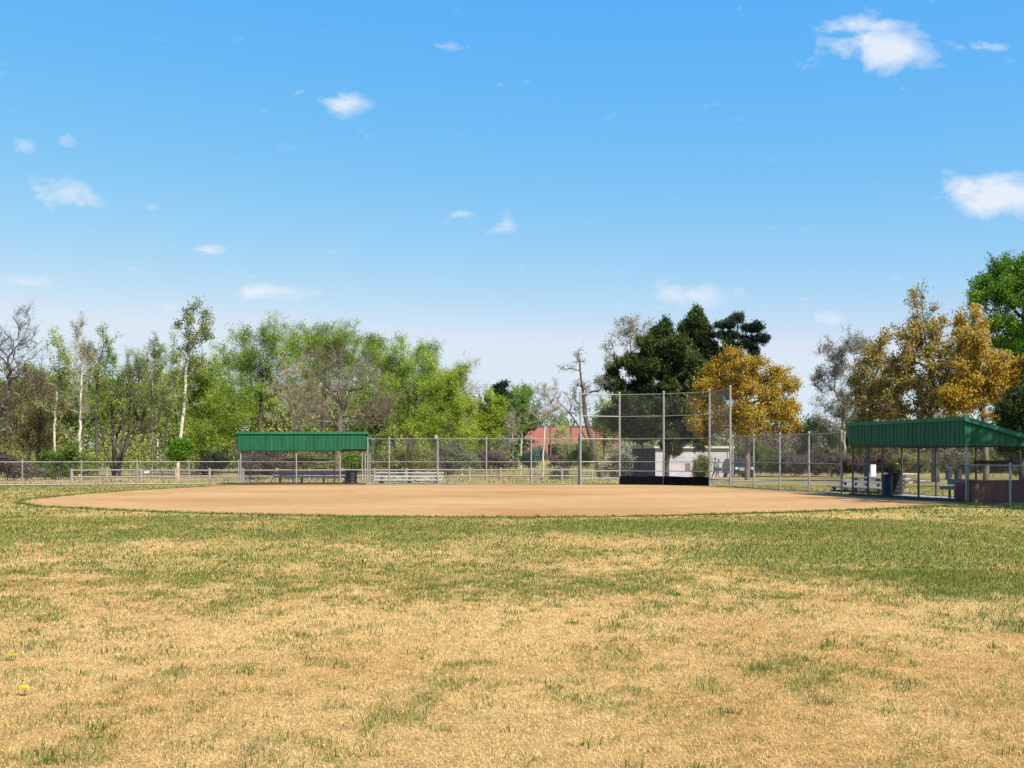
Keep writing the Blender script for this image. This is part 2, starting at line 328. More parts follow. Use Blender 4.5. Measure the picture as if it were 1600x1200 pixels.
geo = nt.nodes.new('ShaderNodeNewGeometry'); mp = nt.nodes.new('ShaderNodeMapping'); mp.inputs['Scale'].default_value = (.11, .20, 1); mp.inputs['Rotation'].default_value = (0, 0, .05); link(nt, geo.outputs['Position'], mp.inputs[0])
n1 = nt.nodes.new('ShaderNodeTexNoise'); n1.inputs['Scale'].default_value = 1.0; n1.inputs['Detail'].default_value = 9; n1.inputs['Roughness'].default_value = .66; n1.inputs['Distortion'].default_value = .4; link(nt, mp.outputs[0], n1.inputs['Vector'])
n2 = nt.nodes.new('ShaderNodeTexNoise'); n2.inputs['Scale'].default_value = 2.2; n2.inputs['Detail'].default_value = 8; n2.inputs['Roughness'].default_value = .8; link(nt, geo.outputs['Position'], n2.inputs['Vector'])
r = nt.nodes.new('ShaderNodeValToRGB'); e = r.color_ramp.elements; e[0].position = .38; e[0].color = (.31, .158, .056, 1); e[1].position = .62; e[1].color = (.43, .275, .138, 1)
el = e.new(.5); el.color = (.372, .214, .088, 1)
link(nt, mth(nt, 'ADD', mth(nt, 'MULTIPLY', n1.outputs[0], .6), mth(nt, 'MULTIPLY', n2.outputs[0], .4)), r.inputs[0]); link(nt, r.outputs[0], b.inputs['Base Color'])
bp = nt.nodes.new('ShaderNodeBump'); bp.inputs['Strength'].default_value = .5; bp.inputs['Distance'].default_value = .02; link(nt, n2.outputs[0], bp.inputs['Height']); link(nt, bp.outputs[0], b.inputs['Normal'])
me = bpy.data.meshes.new('infield'); me.from_pydata([(x, y, .014) for x, y in PO], [], [tuple(range(len(PO)))]); me.materials.append(dm)
o = bpy.data.objects.new('infield_dirt', me); COL.objects.link(o); tag(o, kind='structure')
if me.polygons[0].normal.z < 0: me.flip_normals()

def sheet(name, pts_px, m, z=.012, pts=None):
    P_ = pts or [gp(p) for p in pts_px]
    mb = MB(); mb.add([(p[0], p[1], z+gz(p[1])) for p in P_], [tuple(range(len(P_)))])
    return tag(mb.build(name, m), kind='structure')
def strip(name, line, w, m, z=.02):
    """path following the terrain along a polyline of metres"""
    mb = MB(); L = []
    for i in range(len(line)-1):
        a = np.array(line[i], float); b_ = np.array(line[i+1], float); k = max(2, int(np.linalg.norm(b_-a)/2))
        L += [a+(b_-a)*t/k for t in range(k)]
    L.append(np.array(line[-1], float)); vs = []; fs = []
    for i, p in enumerate(L):
        d = L[min(i+1, len(L)-1)]-L[max(i-1, 0)]; d /= np.linalg.norm(d); nn = np.array([-d[1], d[0]])
        for s in (-1, 1): q = p+nn*s*w/2; vs.append((q[0], q[1], gz(q[1])+z))
    for i in range(len(L)-1): fs.append((2*i, 2*i+2, 2*i+3, 2*i+1))
    mb.add(vs, fs); return tag(mb.build(name, m), kind='structure')
strip('path', [(-45, 48.5), (-28, 54.5), (-15.2, 58.4), (-3, 60.0)], 1.7, mat('gravel_path', (.36, .30, .23), .95, 0, .16, 1.5, .3, 20))
strip('pavement', [(12, 66), (22, 60), (40, 56)], 1.5, M['conc'])
strip('road', [(-110, 150), (-60, 160), (-40, 172), (-5, 185)], 9, M['road'], .05)

# ------------------------------------------------------------------ grass blades
def blades(n_, Y0, Y1, hmin, hmax, w, seed, edge=None, gboost=0, tuft=None):
    g = np.random.default_rng(seed)
    if edge is None:
        Y = np.sqrt(g.uniform(Y0**2, Y1**2, n_)); X = g.uniform(-1, 1, n_)*(Y*.50+.8); o_ = g.random(n_) < .30; X = np.where(o_, np.sign(X)*(Y*.50+.8+g.exponential(4.5, n_)), X)
    else:
        X, Y = edge
    k = (~in_poly(X, Y, PO[::2]) if Y1 > 20 else np.ones(len(X), bool)) | ((edge is not None) & (g.random(len(X)) < .22))
    X = X[k]; Y = Y[k]; n_ = len(X)
    Gv = green(X, Y); pick = g.random(n_) < np.clip(Gv*1.0+gboost, 0.0, 1)
    rr = g.random((n_, 1)); v = g.uniform(.65, 1.3, (n_, 1))
    dryc = np.array([.62, .41, .155])*(1-rr)+np.array([.78, .57, .29])*rr
    brn = np.array([.42, .235, .07]); pt = np.clip((fbm(X*.9+40, Y*.8, 66)-.38)*3.2, 0, 1)[:, None]; dryc = dryc*(1-.36*pt)+np.array([.60, .36, .13])*.36*pt; q = g.random((n_, 1)) < .12+.16*pt; dryc = np.where(q, brn, dryc)
    grc = np.array([.055, .095, .022])*(1-rr)+np.array([.26, .29, .05])*rr
    c = np.where(pick[:, None], grc, dryc)*v
    h = g.uniform(hmin, hmax, n_)*np.where(pick, 1.25, .8); tilt = np.where(pick, g.uniform(.3, 1.15, n_), g.uniform(.8, 1.45, n_)); az = g.uniform(0, 2*np.pi, n_)
    ww = w*g.uniform(.6, 1.3, n_)
    dx = np.cos(az); dy = np.sin(az); lx = np.sin(tilt)*h; lz = np.cos(tilt)*h; z0 = -.008+(fbm(X*.5, Y*.5, 3)-.5)*.03
    base = np.stack([X, Y, z0], 1); side = np.stack([-dy*ww/2, dx*ww/2, 0*X], 1)
    mid = base+np.stack([dx*lx*.4, dy*lx*.4, lz*.62], 1); tip = base+np.stack([dx*lx, dy*lx, lz], 1)
    V_ = np.stack([base-side, base+side, mid+side*.8, mid-side*.8, tip], 1).reshape(-1, 3)
    o = np.arange(n_)*5; Fq = np.stack([o, o+1, o+2, o+3], 1); Ft = np.stack([o+3, o+2, o+4], 1)
    return V_, Fq, Ft, np.repeat(np.concatenate([c, np.ones((n_, 1))], 1), 5, 0)
sets = [blades(300000, 3.0, 8, .018, .042, .0034, 1), blades(260000, 8, 14, .022, .048, .0058, 2), blades(210000, 14, 26.5, .026, .055, .011, 3), blades(80000, 26, 54, .04, .07, .03, 8)]
# tufts of greener grass
gg = np.random.default_rng(5); nt_ = 1500
Yt = np.sqrt(gg.uniform(4**2, 15**2, nt_)); Xt = gg.uniform(-1, 1, nt_)*(Yt*.5+.5)
keep = gg.random(nt_) < (.22+green(Xt, Yt)*.95); Xt = Xt[keep]; Yt = Yt[keep]
rep = gg.integers(8, 34, len(Xt)); sp = gg.uniform(.02, .06, len(Xt))
Xb = np.repeat(Xt, rep)+gg.normal(0, 1, rep.sum())*np.repeat(sp, rep)*1.6; Yb = np.repeat(Yt, rep)+gg.normal(0, 1, rep.sum())*np.repeat(sp, rep)
sets.append(blades(0, 4, 15, .024, .058, .0055, 6, edge=(Xb, Yb), gboost=.9))
# lip of grass round the infield edge
E = []
for i in range(len(PO)):
    p = PO[i]
    if p[1] < 52: E.append(p)
E = np.array(E); rep = 60; sg = np.repeat(np.clip(gg.normal(.12, .08, len(E)), .05, .4), rep); ex = np.repeat(E[:, 0], rep)+gg.normal(0, 1, len(E)*rep)*sg; ey = np.repeat(E[:, 1], rep)+gg.normal(-.04, 1, len(E)*rep)*sg
sets.append(blades(0, 14, 40, .045, .085, .014, 9, edge=(ex, ey), gboost=.5))
# rough grass at the foot of the fences
fx = gg.uniform(-30, 12, 9000); fy = gg.uniform(56.3, 72, 9000)
sets.append(blades(0, 50, 60, .06, .2, .03, 10, edge=(fx, fy), gboost=-.25))
off = 0; VV = []; FQ = []; FT = []; CC = []
for (v, q, t, c) in sets: VV.append(v); FQ.append(q+off); FT.append(t+off); CC.append(c); off += len(v)
bm_ = bpy.data.materials.new('grass_blades'); bm_.use_nodes = True; nt = bm_.node_tree; nt.nodes.remove(nt.nodes['Principled BSDF'])
at = nt.nodes.new('ShaderNodeAttribute'); at.attribute_name = 'tint'
d = nt.nodes.new('ShaderNodeBsdfDiffuse'); t = nt.nodes.new('ShaderNodeBsdfTranslucent'); mxs = nt.nodes.new('ShaderNodeMixShader'); mxs.inputs[0].default_value = .4
link(nt, at.outputs['Color'], d.inputs[0]); link(nt, at.outputs['Color'], t.inputs[0]); link(nt, d.outputs[0], mxs.inputs[1]); link(nt, t.outputs[0], mxs.inputs[2]); link(nt, mxs.outputs[0], nt.nodes['Material Output'].inputs[0])
tag(np_mesh('grass', np.concatenate(VV), [np.concatenate(FQ), np.concatenate(FT)], bm_, col=np.concatenate(CC)), 'patchy dry and green lawn grass in front of the infield', 'grass', kind='stuff')
del VV, FQ, FT, CC, sets

# dandelions
def dandelion(px, py, label, k):
    Y = EYE*FP/(py-HY); x = wx(px, Y); t = thing('dandelion', (x, Y, -.005), label, 'flower', 'dandelions in the dry lawn')
    mb = MB(); mb.tube((0, 0, 0), (.004, 0, .045), .0018, n=5); mb.build('stem', LM['mid'], t)
    mb = MB(); g = random.Random(k)
    for j in range(4 if k else 2):
        cx, cy = g.uniform(-.035, .035), g.uniform(-.02, .02)
        for ring, (r0, r1, z0_, z1_, n_) in enumerate(((.0, .019, .044, .046, 16), (.0, .017, .048, .053, 14), (.0, .012, .052, .060, 10), (.0, .006, .055, .064, 6))):
            for i in range(n_):
                a = i*6.283/n_+ring*.3; w_ = 2.6/n_
                mb.add([(cx, cy, z0_), (cx+r1*.7*math.cos(a-w_), cy+r1*.7*math.sin(a-w_), (z0_+z1_)/2), (cx+r1*math.cos(a), cy+r1*math.sin(a), z1_), (cx+r1*.7*math.cos(a+w_), cy+r1*.7*math.sin(a+w_), (z0_+z1_)/2)], [(0, 1, 2, 3)])
    mb.build('blossom', M['yellow'], t)
dandelion(38, 1086, 'bright yellow dandelion cluster in the dry grass at lower left', 1)
dandelion(17, 1033, 'small faint yellow dandelion farther back in the dry grass at far left', 0)

# ------------------------------------------------------------------ fences
def link_mesh(mb_parent, a, b, z0, z1, name='wire_mesh', r=.0015, pitch=.078, origin=(0, 0)):
    """woven diagonal wires between two ground points, as thin real wires"""
    a = np.array(a[:2], float)-origin; b = np.array(b[:2], float)-origin; L = np.linalg.norm(b-a); d = (b-a)/L; H = z1-z0
    c = np.arange(-H, L, pitch); P0 = []; P1 = []
    for s in (1, -1):
        u0 = c.copy(); u1 = c+H
        v0 = np.zeros(len(c)); v1 = np.full(len(c), H)
        lo = np.maximum(0, -u0); v0 = v0+lo; u0 = u0+lo
        hi = np.maximum(0, u1-L); v1 = v1-hi; u1 = u1-hi
        if s < 0: v0, v1 = H-v0, H-v1
        P0.append(np.stack([a[0]+d[0]*u0, a[1]+d[1]*u0, z0+v0], 1)); P1.append(np.stack([a[0]+d[0]*u1, a[1]+d[1]*u1, z0+v1], 1))
    P0 = np.concatenate(P0); P1 = np.concatenate(P1); Rr = np.full(len(P0), r)
    V_, F_ = tubes_np(P0, P1, Rr, Rr, 3)
    return np_mesh(name, V_, [F_], M['wire'], mb_parent)
def post_mb(x, y, h, r=.038, z=0):
    mb = MB(); mb.tube((x, y, z-.1), (x, y, z+h), r, n=10); mb.lathe([(r*1.25, z+h-.02), (r*1.25, z+h+.02), (r*.7, z+h+.06), (r*.1, z+h+.075)], 10, (x, y)); return mb
def fence(label, pts, h, rails, group=None, mesh=True, pr=.038, matp='galv', rr=.021):
    t = thing('chain_link_fence', (pts[0][0], pts[0][1], 0), label, 'fence', group); ox, oy = pts[0]
    for (x, y) in pts: post_mb(x-ox, y-oy, h, pr).build('post', M[matp], t, smooth=False)
    for z in rails:
        mb = MB()
        for p, q in zip(pts[:-1], pts[1:]): mb.tube((p[0]-ox, p[1]-oy, z), (q[0]-ox, q[1]-oy, z), rr, n=6)
        mb.build('rail', M[matp], t)
    if mesh:
        for p, q in zip(pts[:-1], pts[1:]): link_mesh(t, p, q, .04, rails[0]-.01, origin=(ox, oy))
    return t
def lerp_pts(a, b, n_): return [(a[0]+(b[0]-a[0])*i/n_, a[1]+(b[1]-a[1])*i/n_) for i in range(n_+1)]
YF = 55.6
fence('low chain link fence in front of the gravel path at the far left', [(wx(-62, 51.2), 51.2), (wx(35, 52.2), 52.2), (wx(127, 53.1), 53.1), (wx(214, 53.9), 53.9), (wx(295, 54.8), 54.8), (wx(373, YF), YF)], 1.24, [1.22], pr=.03)
fence('tall chain link fence between the left dugout and the backstop', [(wx(574.5, YF), YF), (wx(608, YF), YF), (wx(684, YF), YF), (wx(760, YF), YF), (wx(830, YF), YF), (wx(904.5, YF), YF)], 2.46, [2.42, 1.21, .05], rr=.018)
BS = [(wx(907, 55.5), 55.5), (wx(968, 56.3), 56.3), (wx(1037, 55.5), 55.5), (wx(1108.5, 53.7), 53.7), (wx(1141, 51.1), 51.1)]
t = thing('backstop', (*BS[0], 0), 'tall five post chain link backstop with black padding low down', 'backstop'); ox, oy = BS[0]
for (x, y) in BS: post_mb(x-ox, y-oy, 4.86, .055).build('post', M['galv'], t)
for z in (4.78, 3.62, 2.42, 1.21, .72):
    mb = MB()
    for i, (p, q) in enumerate(zip(BS[:-1], BS[1:])): mb.tube((p[0]-ox, p[1]-oy, z), (q[0]-ox, q[1]-oy, z), .028 if i == 0 else .02, n=6)
    mb.build('rail', M['galv'], t)
for i, z in ((0, .34), (3, .34)):
    mb = MB(); p, q = BS[i], BS[i+1]; mb.tube((p[0]-ox, p[1]-oy, z), (q[0]-ox, q[1]-oy, z), .026, n=6); mb.build('rail', M['galv'], t)
for i, (p, q) in enumerate(zip(BS[:-1], BS[1:])):
    link_mesh(t, p, q, .05, 4.77, origin=BS[0], r=.0016)
for p, q in ((BS[1], BS[2]), (BS[2], BS[3])):
    mb = MB(); n_ = 26; d_ = np.array([q[0]-p[0], q[1]-p[1]]); L_ = np.linalg.norm(d_); nn = np.array([-d_[1], d_[0]])/L_
    if nn[1] > 0: nn = -nn
    vs = []; fs = []
    for i in range(n_+1):
        u = i/n_; c_ = np.array(p)-np.array(BS[0])+d_*u
        top = .45+.015*math.sin(u*9)+random.uniform(-.008, .008)
        for off_, zz in ((.05, 0.0), (.052+.01*math.sin(u*23), top*.5), (.05, top), (.015, top), (.015, 0.0)):
            e_ = c_+nn*off_; vs.append((e_[0], e_[1], zz))
    for i in range(n_):
        for k in range(5): a_ = i*5+k; b_ = i*5+(k+1) % 5; fs.append((a_, a_+5, b_+5, b_))
    mb.add(vs, fs); mb.build('padding_panel', M['screen'], t)

RF0, RF1, RF2, RF3 = (10.56, 51.1), (12.78, 40.95), (14.62, 34.2), (14.98, 31.75)
fr = lerp_pts(RF0, RF1, 4); fr = [fr[0]]+fr[1:]
fence('tall chain link fence running from the backstop to the right dugout', [(fr[0][0]+.06, fr[0][1]-.28)]+fr[1:], 2.46, [2.42, 1.21, .05], matp='galv', rr=.022)
fence('low chain link fence past the right dugout at the picture edge', [(RF2[0]+.06, RF2[1]-.22), RF3, (15.36, 29.2), (15.75, 26.6)], 1.24, [1.22], pr=.036)

# rail fence beyond
t = thing('rail_fence', (wx(110, 62), 62, 0), 'weathered low post and rail fence beyond the gravel path', 'fence'); ox, oy = wx(110, 62), 62
pp = []
for i in range(17):
    u = i/16; Y = 62.5+u*5; x = wx(112, 62.5)*(1-u)+wx(925, 67.5)*u
    pp.append((x, Y, gz(Y)))
    g = random.uniform(-.03, .03); mb = MB(); mb.tube((x-ox, Y-oy, gz(Y)-.1), (x-ox+g*.3, Y-oy, gz(Y)+.80+g), .085, .075, n=9); mb.build('post', M['wood'], t)
for z in (.68, .30):
    mb = MB()
    for p, q in zip(pp[:-1], pp[1:]): mb.tube((p[0]-ox, p[1]-oy-.02, p[2]+z+random.uniform(-.015, .015)), (q[0]-ox, q[1]-oy-.02, q[2]+z+random.uniform(-.015, .015)), .045, n=7)
    mb.build('rail', M['wood'], t)
t = thing('notice', (wx(232, 63.6), 63.5, 0), 'small blank white notice on the low rail fence', 'sign'); mb = MB(); mb.box(-.15, .15, -.16, -.14, .42, .64); mb.build('board', M['white'], t); mb = MB(); mb.box(-.02, .02, -.139, -.10, .1, .66); mb.build('bracket', M['wood'], t)
mb = MB(); mb.box(-.035, .035, -.03, .03, -.05, .85); mb.add([(-.035,-.03,.85),(.035,-.03,.85),(.035,.03,.85),(-.035,.03,.85),(0,0,.9)],[(0,1,4),(1,2,4),(2,3,4),(3,0,4)]); o = mb.build('timber_stake', M['stake']); o.location = (wx(279.5, 62), 62, 0); tag(o, 'raw orange timber stake in front of the low rail fence', 'stake')

# ------------------------------------------------------------------ dugouts
def dugout(label, origin, rz, L, D, zt, zb0, zb1, zback, posts, rear, steps=None, nrib=32, gate=None, sidewall=False, concrete=True):
    """local x runs along the field side, local y goes away from the field"""
    t = thing('dugout', (*origin, 0), label, 'dugout', None, rz)
    o_ = .12
    def zb(x): return zb0+(zb1-zb0)*x/L
    # fascia of ribbed sheet
    mb = MB(); n_ = nrib; w = (L+.1)/n_
    for i in range(n_):
        x0 = -.05+i*w; x1 = x0+w*.86
        up = .07 if steps and x0 > steps else 0
        g = random.uniform(0, .004)
        mb.box(x0, x1, -o_-.012-g, -o_+.02, zb(x0)+up, zt-.08); mb.box(x1, x0+w, -o_+.004, -o_+.02, zb(x0)+up, zt-.08)
    mb.build('front_fascia', M['green'], t)
    for sx_ in (-.07, L+.05):                                       # end walls follow the roof slope
        mb = MB(); k = 9; sgn = -1 if sx_ < 0 else 1
        for i in range(k):
            y0 = -o_+(D+2*o_)*i/k; y1 = y0+(D+2*o_)/k*.86; zt0 = zt-.1+(zback-zt)*(i/k); zt1 = zt-.1+(zback-zt)*((i+.86)/k)
            q = zb1 if sx_ > 0 else zb0
            xo = sx_+(.012 if sgn > 0 else -.012)
            vs = [(sx_, y0, q), (sx_, y1, q), (sx_, y1, zt1), (sx_, y0, zt0), (xo, y0, q), (xo, y1, q), (xo, y1, zt1), (xo, y0, zt0)]
            mb.add(vs, [(0, 1, 2, 3), (4, 7, 6, 5), (0, 4, 5, 1), (1, 5, 6, 2), (2, 6, 7, 3), (3, 7, 4, 0)])
            ys_ = y0+(D+2*o_)/k; zs_ = zt-.1+(zback-zt)*((i+1)/k)
            mb.add([(sx_, y1, q), (sx_, ys_, q), (sx_, ys_, zs_), (sx_, y1, zt1)], [(0, 1, 2, 3)])
        mb.build('end_fascia', M['green'], t)
    mb = MB(); y0, y1 = -o_-.05, D+o_+.08                             # roof sheet
    mb.add([(-.13, y0, zt-.02), (L+.13, y0, zt-.02), (L+.13, y1, zback-.02), (-.13, y1, zback-.02), (-.13, y0, zt+.02), (L+.13, y0, zt+.02), (L+.13, y1, zback+.02), (-.13, y1, zback+.02)],
           [(0, 3, 2, 1), (4, 5, 6, 7), (0, 1, 5, 4), (1, 2, 6, 5), (2, 3, 7, 6), (3, 0, 4, 7)])
    k = int(L/.4)
    for i in range(k+1):
        x = -.1+(L+.2)*i/k
        mb.add([(x-.02, y0, zt+.021), (x+.02, y0, zt+.021), (x+.02, y1, zback+.021), (x-.02, y1, zback+.021), (x-.02, y0, zt+.05), (x+.02, y0, zt+.05), (x+.02, y1, zback+.05), (x-.02, y1, zback+.05)],
               [(4, 5, 6, 7), (0, 1, 5, 4), (1, 2, 6, 5), (2, 3, 7, 6), (3, 0, 4, 7)])
    mb.build('roof', M['green'], t)
    mb = MB(); mb.box(-.15, L+.15, y0-.022, y0-.002, zt-.09, zt+.03)
    for xx in (-.15, L+.132):
        mb.add([(xx, y0, zt-.11), (xx+.018, y0, zt-.11), (xx+.018, y1, zback-.11), (xx, y1, zback-.11), (xx, y0, zt+.03), (xx+.018, y0, zt+.03), (xx+.018, y1, zback+.03), (xx, y1, zback+.03)],
               [(0, 3, 2, 1), (4, 5, 6, 7), (0, 1, 5, 4), (1, 2, 6, 5), (2, 3, 7, 6), (3, 0, 4, 7)])
    mb.build('roof_trim', M['green_trim'], t)
    mb = MB(); mb.box(0, L, -.05, .05, zb1-.02, zb1+.12); mb.box(0, L, D-.05, D+.05, zb1-.02, zb1+.10)
    for i in range(6): x = L*i/5; mb.box(x-.04, x+.04, .06, D-.06, zb1+.03, zb1+.16)
    mb.build('beam', M['under'], t)
    for x in posts: mb = MB(); mb.tube((x, 0, 0), (x, 0, zb1), .036, n=10); mb.build('post', M['galv_dark' if sidewall and x < L-.1 else 'galv'], t)  # right dugout: same steel, roof shade painted by the darker material; corner post light
    for x in rear: mb = MB(); mb.tube((x, D, 0), (x, D, zb1), .036, n=10); mb.build('post', M['galv_dark' if sidewall else 'galv'], t)  # rear posts there take the painted shade too
    a, b_ = (0, gate[0]) if gate else (0, L)
    mb = MB(); mb.tube((a, 0, 1.21), (b_, 0, 1.21), .018, n=6); mb.build('front_rail', M['galv'], t)
    mb = MB(); mb.tube((0, D, 1.21), (L, D, 1.21), .018, n=6); mb.tube((0, D, .06), (L, D, .06), .018, n=6); mb.tube((0, 0, 1.21), (0, D, 1.21), .018, n=6); mb.tube((L, 0, 1.21), (L, D, 1.21), .018, n=6); mb.build('rear_rail', M['galv'], t)
    link_mesh(t, (a, 0), (b_, 0), .04, zb1, 'front_mesh'); link_mesh(t, (0, D), (L, D), .04, zb1, 'rear_mesh')
    link_mesh(t, (0, 0), (0, D), .04, zb1, 'side_mesh')
    # bench
    bx0, bx1 = (1.45, L-.95) if not sidewall else (L*.52, L-.25)
    mb = MB(); mb.box(bx0, bx1, D-.75, D-.47, .40, .44); mb.box(bx0, bx1, D-.46, D-.43, .50, .70); mb.box(bx0, bx1, D-.77, D-.755, .34, .44)
    be = mb.build('bench_board', M['bench'], t)
    k = 4
    for i in range(k):
        x = bx0+.35+(bx1-bx0-.7)*i/(k-1); mb = MB(); mb.box(x-.03, x+.03, D-.66, D-.60, 0, .40); mb.box(x-.03, x+.03, D-.67, D-.445, .36, .40); mb.box(x-.025, x+.025, D-.43, D-.39, .0, .70); mb.build('bench_leg', M['galv_dark'], t)
    mb = MB(); mb.box(L*.30 if not sidewall else L*.72, L*.66 if not sidewall else L+.05, D-.40, D-.10, 1.24, 1.36); mb.build('equipment_shelf', M['under'], t)
    mb = MB(); mb.box(-.05, L+.05, -.06, D+.25, -.02, .03); mb.build('floor_slab', M['conc'], t)
    mb = MB(); mb.box(-.04, L+.04, -.11, -.065, -.02, .10); mb.build('kickboard', M['under'], t)
    return t
x0 = wx(374, YF); x1 = wx(571, YF); LL = x1-x0
def lx(px): return wx(px, YF)-x0
dugout('green roofed dugout beside the aluminium bleachers, left of the backstop', (x0, YF), 0, LL, 2.1, 2.76, 1.80, 1.80, 2.14,
       [lx(376), lx(463), lx(531.5), lx(566), lx(570.5)], [.05, LL*.36, LL*.70, LL-.05], steps=lx(531), gate=(lx(531.5), lx(566)), nrib=32)
def rz_of(a, b): return math.atan2(b[1]-a[1], b[0]-a[0])
DA = (12.98, 40.3); DB = (14.62, 33.95); DL = math.dist(DA, DB)
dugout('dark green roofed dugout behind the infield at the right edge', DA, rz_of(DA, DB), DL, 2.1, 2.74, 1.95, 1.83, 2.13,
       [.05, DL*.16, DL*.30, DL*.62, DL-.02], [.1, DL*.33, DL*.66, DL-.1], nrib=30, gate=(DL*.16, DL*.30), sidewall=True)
d_ = (np.array(DB)-np.array(DA))/DL; n_v = np.array([-d_[1], d_[0]])       # away from the field
t = thing('brick_wall', (DB[0]+n_v[0]*.06, DB[1]+n_v[1]*.06, 0), 'low red brick wall closing the near end of the right dugout', 'wall', None, rz_of(DA, DB))
mb = MB(); mb.box(-.02, .20, .0, 2.0, -.05, .68); mb.box(-.62, -.021, .0, .20, -.05, .64); mb.build('brickwork', M['brick'], t, bevel=.01)
mb = MB(); mb.box(-.05, .23, -.03, 2.03, .681, .73); mb.build('coping', M['brick'], t, bevel=.01)

# bins
def bin_(label, x, Y, r, h, m, group=None):
    t = thing('rubbish_barrel', (x, Y, gz(Y)), label, 'bin', group)
    pr = [(r*.9, 0)]
    for i in range(9): z = h*(.04+i*.1); pr += [(r*(.95+.03*(i % 2)), z), (r*(.96+.03*(i % 2)), z+h*.05)]
    pr += [(r*1.04, h*.95), (r*1.04, h), (r*.9, h)]
    mb = MB(); mb.lathe(pr, 20); mb.build('barrel', M[m], t, smooth=False)
    mb = MB(); mb.lathe([(r*1.07, h-.03), (r*1.09, h+.005), (r*.95, h+.03), (r*.4, h+.045)], 20); mb.build('lid', M['black'], t)
    return t
bin_('black rubbish barrel under the near end of the left dugout roof', wx(549.5, 56.2), 56.2, .29, .72, 'black')
bin_('tall dark blue barrel at the front of the right dugout', wx(1386, 39.4), 39.4, .2, .78, 'blue')
bin_('black barrel just behind the dark blue one in the right dugout', wx(1398, 40.4), 40.4, .25, .84, 'black')
bin_('blue barrel beside the tree trunk, seen through the right dugout', wx(1482, 71), 71, .2, .62, 'blue')
bin_('black barrel standing right of the far blue barrel through the right dugout', wx(1497, 71), 71, .24, .64, 'black')

# bleachers
def bleacher(label, loc, rz, L, rows=3, dz=.19, z0=.24):
    t = thing('bleachers', loc, label, 'bleachers', 'aluminium bleachers by the dugouts', rz)
    for i in range(rows):
        z = z0+i*dz; y = i*.52
        mb = MB(); mb.box(-L/2, L/2, y-.12, y+.14, z-.035, z); mb.box(-L/2, L/2, y-.135, y-.121, z-.055, z+.004); mb.build('seat_plank', M['alu'], t)
        if i: mb = MB(); mb.box(-L/2, L/2, y-.36, y-.17, z-.19, z-.165); mb.build('foot_plank', M['alu'], t)
    for k in range(3):
        x = -L/2+.35+(L-.7)*k/2; mb = MB(); mb.box(x-.04, x+.04, -.15, rows*.52-.2, 0, .05)
        for i in range(rows): mb.box(x-.035, x+.035, i*.52-.06, i*.52+.04, .05, z0+i*dz-.036)
        mb.tube((x, rows*.52-.5, z0+(rows-1)*dz-.05), (x, -.1, z0-.08), .022, n=6); mb.build('frame', M['galv_dark'] if k != 1 else M['galv_dark'], t)
    mb = MB()
    for k in range(2):
        xa = -L/2+.35+(L-.7)*k/2; xb = xa+(L-.7)/2; y = -.02
        mb.tube((xa, y, z0-.06), (xb, y+.5, .08), .016, n=6); mb.tube((xb, y, z0-.06), (xa, y+.5, .08), .016, n=6)
        mb.tube((xa, 1.08, z0+.3), (xb, 1.08, .1), .016, n=6)
    mb.build('cross_brace', M['alu'], t)
    return t
bleacher('three row aluminium bleachers behind the tall fence beside the left dugout', (wx(638, 57.2), 57.2, 0), 0.0, 3.75)
bleacher('aluminium bleachers seen end on beyond the far end of the right dugout', (14.3, 43.9, 0), rz_of(RF0, RF1)+math.pi*0, 4.2)
# concrete table, utility box
t = thing('picnic_table', (wx(1409, 47), 47, 0), 'pale concrete pedestal table behind the right dugout', 'table')
mb = MB(); mb.box(-.09, .09, -.25, .25, 0, .68); mb.box(-.2, .2, -.3, .3, 0, .06); mb.build('pedestal', M['conc'], t, bevel=.01); mb = MB(); mb.box(-.5, .5, -.75, .75, .68, .75); mb.build('table_top', M['conc'], t, bevel=.015)
mb = MB(); mb.box(-.75, -.55, -.7, .7, .40, .45); mb.box(.55, .75, -.7, .7, .40, .45); mb.box(-.7, .7, -.05, .05, .30, .395); mb.build('seat', M['conc'], t)
t = thing('utility_box', (wx(1364, 60), 60, gz(60)), 'white upright utility box on a post beside the tree trunk', 'utility box')
mb = MB(); mb.box(-.15, .15, -.09, .09, .34, 1.06); mb.build('cabinet', M['white'], t, bevel=.012); mb = MB(); mb.box(-.04, .04, -.03, .03, -.05, .34); mb.build('post', M['galv_dark'], t); mb = MB(); mb.box(-.17, .17, -.11, .11, 1.061, 1.085); mb.build('cap', M['white'], t)
# bird-box like lantern above the fence
t = thing('floodlight_pole', (wx(681, 74), 74, gz(74)), 'dark pole with a small round floodlight behind the tall fence', 'pole')
mb = MB(); mb.tube((0, 0, 0), (0, 0, 2.85), .07, .05, n=8); mb.build('pole', M['bark_dark'], t); mb = MB(); mb.lathe([(.05, 2.72), (.16, 2.80), (.17, 2.98), (.1, 3.12), (.03, 3.16)], 12); mb.build('lantern', M['brown'], t); mb = MB(); mb.lathe([(.07, 2.86), (.09, 2.92), (.07, 2.99)], 10, (0, -.14)); mb.build('bulb', M['cream'], t)

